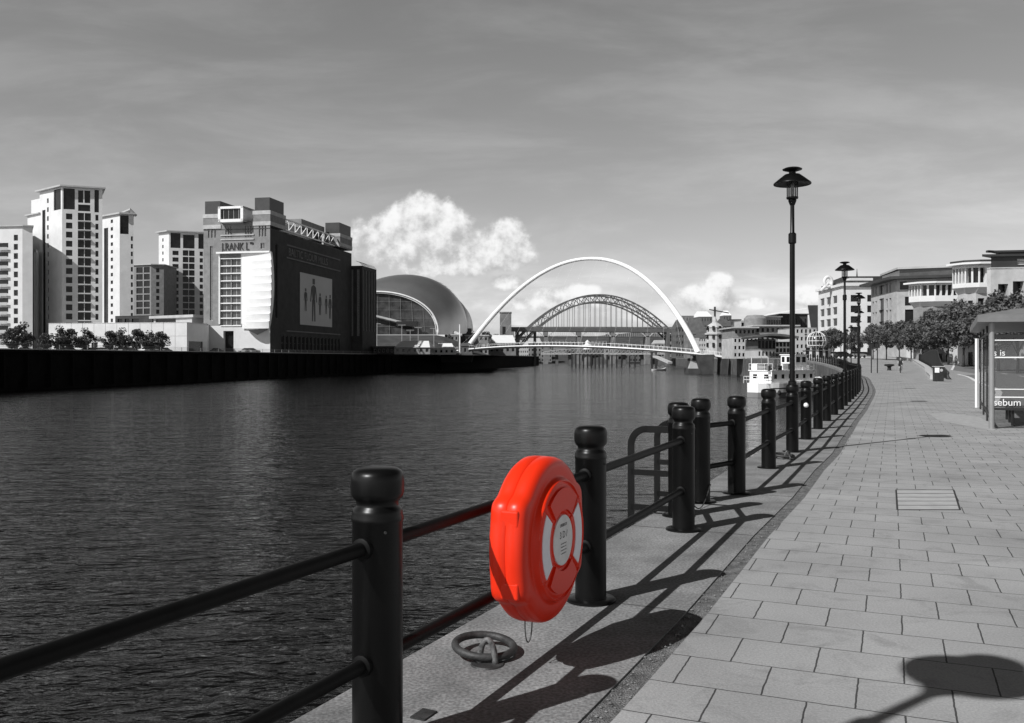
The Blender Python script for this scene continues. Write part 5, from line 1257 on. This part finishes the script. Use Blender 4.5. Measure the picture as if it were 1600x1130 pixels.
MB().tube([(p.x, p.y, 2), (p.x, p.y, zc + 3)], .7, 4).build('mast', STEELD, t); MB().bar((p.x - 4, p.y, zc + 1), (p.x + 10, p.y, zc - 1.5), .7, .7).build('jib', STEELD, t)
# law courts: stacked pale and glazed storeys under sloping roofs
K = V2(1190, 340); root = bthing('law_courts', 'large modern court building with sloping roofs and glazed upper storeys', K, 1.7)
def qblock(u0, u1, vt, Y, back, wm, rm, nc, nr_, z0=1.7, over=.0, glass=None, ww=.5, wh=(.3, .78), par=None):
    A, B = V2(u0, Y), V2(u1, Y); zt = zat(vt, Y); Ln = (B - A).length; h = (zt - z0) / nr_; cw = Ln / nc
    ops = [(cw * (i + .5 - ww / 2), cw * (i + .5 + ww / 2), z0 + h * (j + wh[0]), z0 + h * (j + wh[1])) for i in range(nc) for j in range(nr_)]
    block(par, [A, B, B + Vector((0, back)), A + Vector((0, back))], z0, zt, wm, rm, {0: ops}, over=over, rt=.5, glass=glass)
qblock(1147, 1180, 513, 350, 20, BUFF, ROOFL, 5, 4, over=2.5, par=root, z0=1.7)
qblock(1180, 1243, 510, 355, 20, BUFF, ROOFL, 8, 4, over=2.2, par=root)
qblock(1158, 1178, 501, 385, 12, STUCCO2, ROOFL, 4, 1, z0=14, par=root, ww=.8)
qblock(1188, 1220, 496, 380, 18, STUCCO2, WHITE, 8, 1, z0=14, over=1.2, par=root, ww=.85, glass=GLASSM)
qblock(1219, 1262, 492, 385, 18, BRICKD, ZINC, 6, 2, z0=5, over=.6, par=root, ww=.3)
A, B = at(1186, 494, 378), at(1248, 484, 378); m = MB(); m.bar(A, B, 22, .7); m.build('sloping_roof', WHITE, root)
MB().lathe([(4.6, 14), (4.6, zat(498, 372)), (3.4, zat(493, 372)), (0, zat(492, 372))], 20, (V2(1180, 372).x, 372, 0)).build('round_tower', BUFF, root, 30)
qblock(1243, 1276, 512, 300, 20, STUCCO2, ROOFL, 5, 4, par=root)
m = MB(); m.add([tuple(at(u, v, 310)) for u, v in ((1262, 477), (1278, 477), (1278, 520), (1268, 520))] + [tuple(at(u, v, 322)) for u, v in ((1262, 477), (1278, 477), (1278, 520), (1268, 520))],
    [(0, 3, 2, 1), (4, 5, 6, 7), (0, 1, 5, 4), (1, 2, 6, 5), (2, 3, 7, 6), (3, 0, 4, 7)]); m.build('tapered_tower', BRICKD, root)
# riverside bar with curved roof
K = V2(1182, 262); root = bthing('riverside_bar', 'two storey riverside bar with shallow curved dark roof and big windows', K, 1.5)
qblock(1146, 1184, 527, 285, 16, STONE, ROOFL, 6, 3, z0=1.5, par=root)
qblock(1184, 1212, 530, 262, 14, SLATE, ZINC, 5, 1, z0=zat(546, 262), par=root, ww=.8, wh=(.1, .85))
qblock(1184, 1212, 546, 261.5, 14, STUCCO2, STUCCO2, 5, 1, z0=1.5, par=root, ww=.5)
qblock(1212, 1240, 534, 262, 14, STUCCO2, ZINC, 5, 3, z0=1.5, par=root, ww=.8, wh=(.12, .85))
m = MB(); q = [at(1178 + 66 * k / 16, 527.5 - 4.2 * math.sin(math.pi * (k / 16) ** .8), 259) for k in range(17)]
for a, b in zip(q, q[1:]): m.bar(a + Vector((0, 6, 0)), b + Vector((0, 6, 0)), 17, .6)
m.build('curved_roof', SLATE, root)
# glass ball pavilion
p = V2(1276, 178); zb_ = zR(178); t = thing('globe_pavilion', 'white ribbed glass globe sitting on a small round kiosk', 'sculpture', (p.x, p.y, zb_))
rg = 1.85; zc = zat(533, 178)
m = MB()
for k in range(8): a = math.pi * k / 8; m.tube([(p.x + rg * math.sin(b) * math.cos(a), p.y + rg * math.sin(b) * math.sin(a), zc + rg * math.cos(b)) for b in [2 * math.pi * j / 28 for j in range(28)]], .05, 5, closed=True)
for h in (-.9, 0, .9): r_ = math.sqrt(rg * rg - h * h); m.tube([(p.x + r_ * math.cos(b), p.y + r_ * math.sin(b), zc + h) for b in [2 * math.pi * j / 28 for j in range(28)]], .06, 5, closed=True)
m.build('ribs', WHITE, t)
MB().sphere((p.x, p.y, zc), rg * .95, 20).build('glass_globe', GLASSM, t, True)
MB().lathe([(2.6, 0), (2.6, zc - rg - zb_ - .1), (2.9, zc - rg - zb_), (0, zc - rg - zb_ + .15)], 20, (p.x, p.y, zb_)).build('kiosk', STUCCO2, t, 30)
for a in (-2.6, -2.1, -1.6, -1.1): MB().box((p.x + 2.5 * math.cos(a), p.y + 2.5 * math.sin(a), zb_ + 1.2), (.3, .7, 2.0), a).build('window', GLASSD, t)
# white office block
K = V2(1317, 232); Lp = ray(K, Vector((.03, 1)), 1279); Rp = K + Vector((.995, -.05)) * 24
root = bthing('white_office_block', 'tall cream white office block with scrolled corner parapet and flag spike', K, 1.7)
zt = zat(447, 232); zg = 1.7; c_ = cols_u(Lp, K, [(1281.5, 1288), (1291, 1298), (1301, 1308)])
la = grid(c_, zat(467, 236), 2.62 * 1.0, 7, 1.7); W2 = (Rp - K).length
block(root, [Lp, K, Rp, Rp + Vector((0, 24)), Lp + Vector((4, 0))], zg, zt, STUCCO, STUCCO, {0: grid(c_, zat(463, 240), 3.0, 6, 2.0), 1: grid([(2.0 + 4.2 * k, 4.6 + 4.2 * k) for k in range(5)], zat(461, 232), 2.75, 6, 1.75)}, over=.9, rt=.6, mull=(2, 1), fw=.14)
q = [Lp + Vector((.8, -.8)), K + Vector((.7, .9)), Rp + Vector((0, 1)), Rp + Vector((0, 20)), Lp + Vector((5, -1))]
block(root, q, zt + .5, zat(437, 232) - .5, STUCCO, ZINC, {1: grid([(.8 + 2.6 * k, 2.6 + 2.6 * k) for k in range(8)], zt + 2.6, 3, 1, 1.5)}, over=.3, rt=.3)
z = zat(437, 232) - .4; m = MB(); c0, c1 = q[0], q[1]
m.prism([(q[0].x + 2, q[0].y - 2), (q[1].x + 1, q[1].y + 3), (q[2].x, q[2].y + 3), (q[3].x, q[3].y - 2)], z, z + 1.6); m.build('upper_roof', ZINC, root, clean=False)
sc_ = V2(1294, 240); m = MB(); m.tube([(sc_.x + 1.0 * math.cos(a), sc_.y, z + .5 + 1.3 * math.sin(a)) for a in [math.pi * 2 * k / 24 for k in range(24)]], .45, 8, closed=True); m.tube([(sc_.x - 2, sc_.y, z - 2), (sc_.x, sc_.y, z + .2), (sc_.x + 2, sc_.y, z - 2)], .5, 6); m.build('scroll_ornament', STUCCO, root, True)
p = V2(1339, 236); MB().tube([(p.x, p.y, z), (p.x, p.y, z + 3.6)], [.3, .05], 6).build('spike', ZINC, root); MB().prism([(p.x - 3, p.y - 3), (p.x + 3, p.y - 3), (p.x + 3, p.y + 3), (p.x - 3, p.y + 3)], z, z + .9).build('lift_head', STUCCO, root)
# brick office with deep overhanging roof
K = V2(1401, 176); Lp = ray(K, Vector((.1, .995)), 1361); Rp = K + Vector((.93, -.36)) * 14
root = bthing('brick_office', 'four storey brick office with wide overhanging dark roof and balconies', K, 1.4)
zt = zat(437, 176); zr = zat(432, 176)
c_ = cols_u(Lp, K, [(1363, 1365.5), (1367.5, 1370), (1373.5, 1381), (1384, 1387), (1389.5, 1392.5)]); s_tail = (K - Lp).length
rz_ = [zat(466, 180), zat(484, 180), zat(503, 180)]
ops0 = [(a, b, z - 1.9 + (-.4 if i == 2 else 0), z + (.3 if i == 2 else 0)) for z in rz_ for i, (a, b) in enumerate(c_)] + [(a, b, zat(457, 180), zat(442, 180)) for a, b in c_]
W3 = 14
block(root, [Lp, K, Rp, Rp + Vector((6, 14)), Lp + Vector((14, 4))], 1.2, zt, BUFF2, ZINC, {0: ops0, 1: [(.6, 3.2, zat(453, 176), zat(440, 176)), (3.8, 7, zat(453, 176), zat(440, 176)), (7.6, 11, zat(453, 176), zat(440, 176)), (1.5, 3.1, zat(478, 176), zat(464, 176)), (1.5, 3.1, zat(512, 176), zat(484, 176)), (7.8, 9, zat(478, 176), zat(466, 176))]}, over=2.6, rt=.5)
q = [Lp + Vector((2, -1)), K + Vector((1.5, 2.2)), Rp + Vector((-1, 2.2)), Rp + Vector((5, 12)), Lp + Vector((12, 3))]
MB().prism([tuple(p) for p in q], zt + .4, zt + 2.2).build('roof_storey', GLASSM, root, clean=False)
qq = [p + (p - (K + Vector((6, 6)))).normalized() * .8 for p in q]; MB().prism([tuple(p) for p in qq], zt + 2.2, zt + 2.6).build('upper_roof', ROOFL, root, clean=False)
# bay-fronted offices
def bay(name, label, u0, uk, u1, Y, vr, vw0, vw1, vb, n, zb):
    K = V2(uk, Y); Lp = ray(K, Vector((-.35, .94)), u0); Rp = K + Vector((.975, -.2)) * ((V2(u1, Y) - K).length)
    root = bthing(name, label, K, zb)
    z1, z2, z3, z4 = zat(vr, Y), zat(vw0, Y), zat(vw1, Y), zat(vb, Y)
    M_ = K.lerp(Rp, .36) + Vector((0, -.6)); pts = [Lp, K, M_, Rp + Vector((0, -.4)), Rp + Vector((0, 12)), Lp + Vector((8, 4))]
    # brick lower storeys, set back
    low = [Lp + Vector((.9, .3)), K + Vector((.5, .9)), M_ + Vector((0, .9)), Rp + Vector((0, .6)), Rp + Vector((0, 11)), Lp + Vector((8, 4))]
    Lm = (low[2] - low[1]).length; Lq = (low[3] - low[2]).length
    o1 = [(Lm * .25, Lm * .7, z4 - 1.2 - 3.6 * k - 2.6, z4 - 1.2 - 3.6 * k) for k in range(3)]; o2 = [(Lq * a, Lq * b, z4 - .9 - 3.6 * k - 2.6, z4 - .9 - 3.6 * k) for k in range(3) for a, b in ((.1, .42), (.58, .9))]
    block(root, low, zb, z4 + .05, BUFF if 'further' in label else BUFF2, BUFF, {1: o1, 2: o2}, mull=(2, 2), fw=.09)
    # pale corbelled band
    m = MB(); n_ = len(pts); vs = [(p.x, p.y, z4 - .2) for p in low] + [(p.x, p.y, z4 + .6) for p in pts] + [(p.x, p.y, z3) for p in pts]
    m.add(vs, [(j * n_ + i, j * n_ + (i + 1) % n_, (j + 1) * n_ + (i + 1) % n_, (j + 1) * n_ + i) for j in range(2) for i in range(n_)]); m.build('pale_band', STUCCO, root)
    # glazed top storey behind pale posts
    L1 = (pts[2] - pts[1]).length; L2 = (pts[3] - pts[2]).length; L0 = (pts[1] - pts[0]).length
    ops = {0: [(L0 * (k + .15) / 4, L0 * (k + .85) / 4, z3 + .05, z2) for k in range(4)], 1: [(L1 * (k + .14) / 2, L1 * (k + .86) / 2, z3 + .05, z2) for k in range(2)], 2: [(L2 * (k + .12) / n, L2 * (k + .88) / n, z3 + .05, z2) for k in range(n)]}
    block(root, pts, z3, z1 - .35, STUCCO, STUCCO, ops, depth=.7, over=1.0, rt=.25, mull=(1, 2), fw=.07)
    c = sum(pts, Vector((0, 0))) / n_; q = [p + (p - c).normalized() * .4 for p in pts]; MB().prism([tuple(p) for p in q], z1 - .12, z1 + .25).build('upper_roof', ZINC, root, clean=False)
bay('bay_office', 'further bay fronted office with pale glazed top storey over brick', 1420, 1438, 1492, 150, 440, 446, 463, 477, 4, 1.0)
bay('bay_office', 'nearer taller bay fronted office with pale glazed top storey', 1488, 1508, 1556, 125, 410, 419, 443, 456, 3, .6)
# right-hand stone office
K = V2(1548, 104); Lp = ray(K, Vector((-.3, .95)), 1542); Rp = K + Vector((.985, -.15)) * 16
root = bthing('stone_office', 'pale stone office with dark stepped flat roofs at the right edge', K, .4)
zt = zat(418, 104)
block(root, [Lp, K, Rp, Rp + Vector((0, 10)), Lp + Vector((6, 4))], .3, zt, STONE, STONE, {1: [(.8, 1.9, zat(500, 104), zat(444, 104)), (2.4, 3.6, zat(500, 104), zat(440, 104)), (7.0, 9, zat(460, 104), zat(434, 104))]}, depth=1.1)
block(root, [Lp + Vector((.6, .2)), K + Vector((.5, .8)), Rp + Vector((0, .8)), Rp + Vector((0, 9)), Lp + Vector((6, 4))], zt, zat(400, 104), ZINC, ZINC, {1: [(2.8, 12, zat(413, 104), zat(404, 104))]}, over=1.2, rt=.25, frame=FRAMEW, mull=(1, 3))
block(root, [Lp + Vector((1.8, .9)), K + Vector((1.6, 1.8)), Rp + Vector((0, 1.6)), Rp + Vector((0, 8)), Lp + Vector((6, 4))], zat(399, 104), zat(392, 104), ZINC, ZINC, {}, over=1.3, rt=.22)
# long pale arcade of ground floors behind the trees
A, B = V2(1392, 186), Vector((66.5, 108)); root = bthing('arcade', 'long pale colonnade of ground floor shopfronts behind the street trees', A, .8)
Ln = (B - A).length; nA = 26; ops = [(Ln * (k + .22) / nA, Ln * (k + .78) / nA, 1.0, 4.4) for k in range(nA)]
block(root, [A, B, B + Vector((8, 4)), A + Vector((8, 4))], .2, 5.6, STUCCO, STUCCO2, {0: ops}, depth=.9)

# ------------------------------------------------------------------ boats
def hull(root, Ln, Wd, zk, zt, mt, bow=.25, nm='hull', sheer=.8):
    """bow towards +x, local to the root"""
    m = MB(); n = 18; secs = []
    for i in range(n + 1):
        t_ = i / n; x = -Ln / 2 + Ln * t_
        hb = Wd / 2 * (min(1, (t_ + .02) / .2) ** .45) * (1 if t_ < 1 - bow else max(.02, 1 - ((t_ - 1 + bow) / bow) ** 2))
        sh = sheer * max(0, (t_ - .6) / .4) ** 2
        secs.append([(x, -hb * .75, zk), (x, -hb * .98, zk + .5), (x, -hb, zt + sh), (x, hb, zt + sh), (x, hb * .98, zk + .5), (x, hb * .75, zk)])
    vs = [v for s_ in secs for v in s_]
    m.add(vs, [(j * 6 + i, j * 6 + (i + 1) % 6, (j + 1) * 6 + (i + 1) % 6, (j + 1) * 6 + i) for j in range(n) for i in range(6)] + [tuple(range(6)), tuple(n * 6 + i for i in range(6))])
    return m.build(nm, mt, root)
def cabin(root, x0, x1, w, z0, z1, nside, nend, mt=WHITE, wh=(.35, .75), nm='cabin', ww=.6):
    wall = MB(); q = [Vector((x0, -w / 2)), Vector((x1, -w / 2)), Vector((x1, w / 2)), Vector((x0, w / 2))]; h = z1 - z0
    off = root_off(root)
    q = [p + Vector((off.x, off.y)) for p in q]; z0 += off.z; z1 += off.z
    for i in range(4):
        Ln = (q[(i + 1) % 4] - q[i]).length; n = nside if i % 2 == 0 else nend
        ops = [(Ln * (k + .5 - ww / 2) / n, Ln * (k + .5 + ww / 2) / n, z0 + h * wh[0], z0 + h * wh[1]) for k in range(n)]
        facade(wall, q[i], q[(i + 1) % 4], z0, z1, ops, root, GLASSD, FRAMEW, .06, fw=.04)
    wall.build(nm, mt, root, clean=False)
    m = MB(); m.prism([(q[0].x - .15, q[0].y - .15), (q[1].x + .15, q[1].y - .15), (q[2].x + .15, q[2].y + .15), (q[3].x - .15, q[3].y + .15)], z1, z1 + .12); m.build('cabin_roof', mt, root, clean=False)
def guard(root, x0, x1, w, z, h=1.0):
    m = MB(); off = Vector(root.location)
    c = [(x0, -w / 2), (x1, -w / 2), (x1, w / 2), (x0, w / 2)]
    for i in range(4):
        a, b = c[i], c[(i + 1) % 4]
        for f in (.5, 1): m.bar(Vector((a[0], a[1], z + h * f)) + off, Vector((b[0], b[1], z + h * f)) + off, .05, .05)
        k = max(2, int((Vector(a) - Vector(b)).length / 1.1))
        for j in range(k): p = Vector(a).lerp(Vector(b), j / k); m.bar(Vector((p.x, p.y, z)) + off, Vector((p.x, p.y, z + h)) + off, .05, .05, (0, 1, 0))
    m.build('guard_rail', FRAMEW, root)
def bxp(root, nm, c, d, mt): off = Vector(root.location); return MB().box(Vector(c) + off, d).build(nm, mt, root)
# rotate helper: the boat is built along x, then its empty is turned
def boat(name, label, u, Y, rz): p = V2(u, Y); return thing(name, label, 'boat', (p.x, p.y, ZW), 0), rz
b1, rz = boat('passenger_boat', 'white passenger boat with wheelhouse and open top deck moored at the quay', 1230, 138, .66)
def off_hull(root, *a, **k):
    o = hull(root, *a, **k); return o
def hull_at(root, *a, **k):
    l = Vector(root.location); root.location = (0, 0, 0); bpy.context.view_layer.update(); o = hull(root, *a, **k); root.location = l; return o
hull_at(b1, 17, 5.4, -.5, 2.1, WHITE); hull_at(b1, 17.1, 5.5, -.5, .75, HAZEB, nm='waterline_band', sheer=0)
cabin(b1, -6.6, 4.2, 4.0, 2.1, 3.9, 6, 2, ww=.42); guard(b1, -6.6, 3.9, 4.2, 4.0); guard(b1, -8.0, -6.7, 4.0, 2.1); cabin(b1, .2, 3.2, 2.6, 4.0, 6.3, 2, 3, nm='wheelhouse', wh=(.5, .9), ww=.7)
bxp(b1, 'funnel', (-3.5, 0, 4.9), (1.2, 1.2, 1.6), STUCCO2); bxp(b1, 'locker', (-6, 1, 4.5), (1.6, 1, .9), WHITE); bxp(b1, 'table', (-1.4, -1, 4.5), (.9, .9, .9), HAZEB)
for k_, (x_, y_) in enumerate(((-6.8, -1.6), (-5.2, 1.4), (-4.6, -1.8), (-2.2, 1.6), (-.6, 1.8))): bxp(b1, 'deck_seat', (x_, y_, 4.35), (.9, .5, .7), (HAZEB, WHITE, STEELD)[k_ % 3])
bxp(b1, 'awning', (-5.6, 0, 6.0), (2.6, 3.2, .08), STUCCO2)
for x_ in (-6.8, -4.4):
    for y_ in (-1.5, 1.5): bxp(b1, 'awning_post', (x_, y_, 5.0), (.07, .07, 2.0), FRAMEW)
bxp(b1, 'rubbing_strake', (-1, -2.74, 1.35), (14, .12, .16), STEELD)
off = Vector(b1.location); MB().tube([Vector((1.6, 0, 6.3)) + off, Vector((1.6, 0, 9.2)) + off], .06, 6).build('mast', FRAMEW, b1)
for x in (-6, -3, 0, 3): MB().sphere(Vector((x, -2.85, .7)) + off, .32, 10, (1, .7, 1.3)).build('fender', RUBBER, b1, True)
b1.rotation_euler = (0, 0, rz + math.pi * 0)
b2, rz = boat('workboat', 'white workboat with raised bow rails and cluttered deck behind the passenger boat', 1243, 142, 1.1)
hull_at(b2, 14, 4.6, -.5, 1.4, STUCCO); cabin(b2, -3.5, 2.5, 3.4, 1.4, 3.7, 4, 2); guard(b2, -6.2, 5, 4.2, 1.4); guard(b2, -3.4, 2.4, 3.2, 3.8)
bxp(b2, 'winch', (-5, 0, 2), (1.2, 1.6, 1.0), STEELD); bxp(b2, 'crate', (4, 0, 1.9), (1.2, 1.4, .9), HAZEB); off = Vector(b2.location); MB().tube([Vector((-1, 0, 3.8)) + off, Vector((-1, 0, 7.6)) + off], .06, 6).build('mast', FRAMEW, b2)
b2.rotation_euler = (0, 0, rz)
b3, rz = boat('rowing_boat', 'small pale dinghy lying by the right quay beyond the footbridge', 1030, 420, .6)
hull_at(b3, 9, 2.6, -.3, .8, STUCCO2, bow=.4); b3.rotation_euler = (0, 0, rz)

# parked cars and small things along the far promenade
for i, (u, Y) in enumerate(((1303, 215), (1318, 212), (1340, 214), (1352, 222), (1378, 205), (1388, 200))):
    k = (1, 0, 3, 0, 1, 2)[i]; o = copy_tree(pro[k]); p = V2(u, Y); o.location = (p.x, p.y, zR(Y)); o.rotation_euler = (0, 0, random.uniform(-.4, .4)); o['group'] = 'cars parked behind the promenade'
    o['label'] = '%s car parked on the near bank under the trees, %s from the left' % (cols_[k], ordn[i])
m = MB(); qs = interp([(69, 250), (75, 291), (80, 325)], 6)
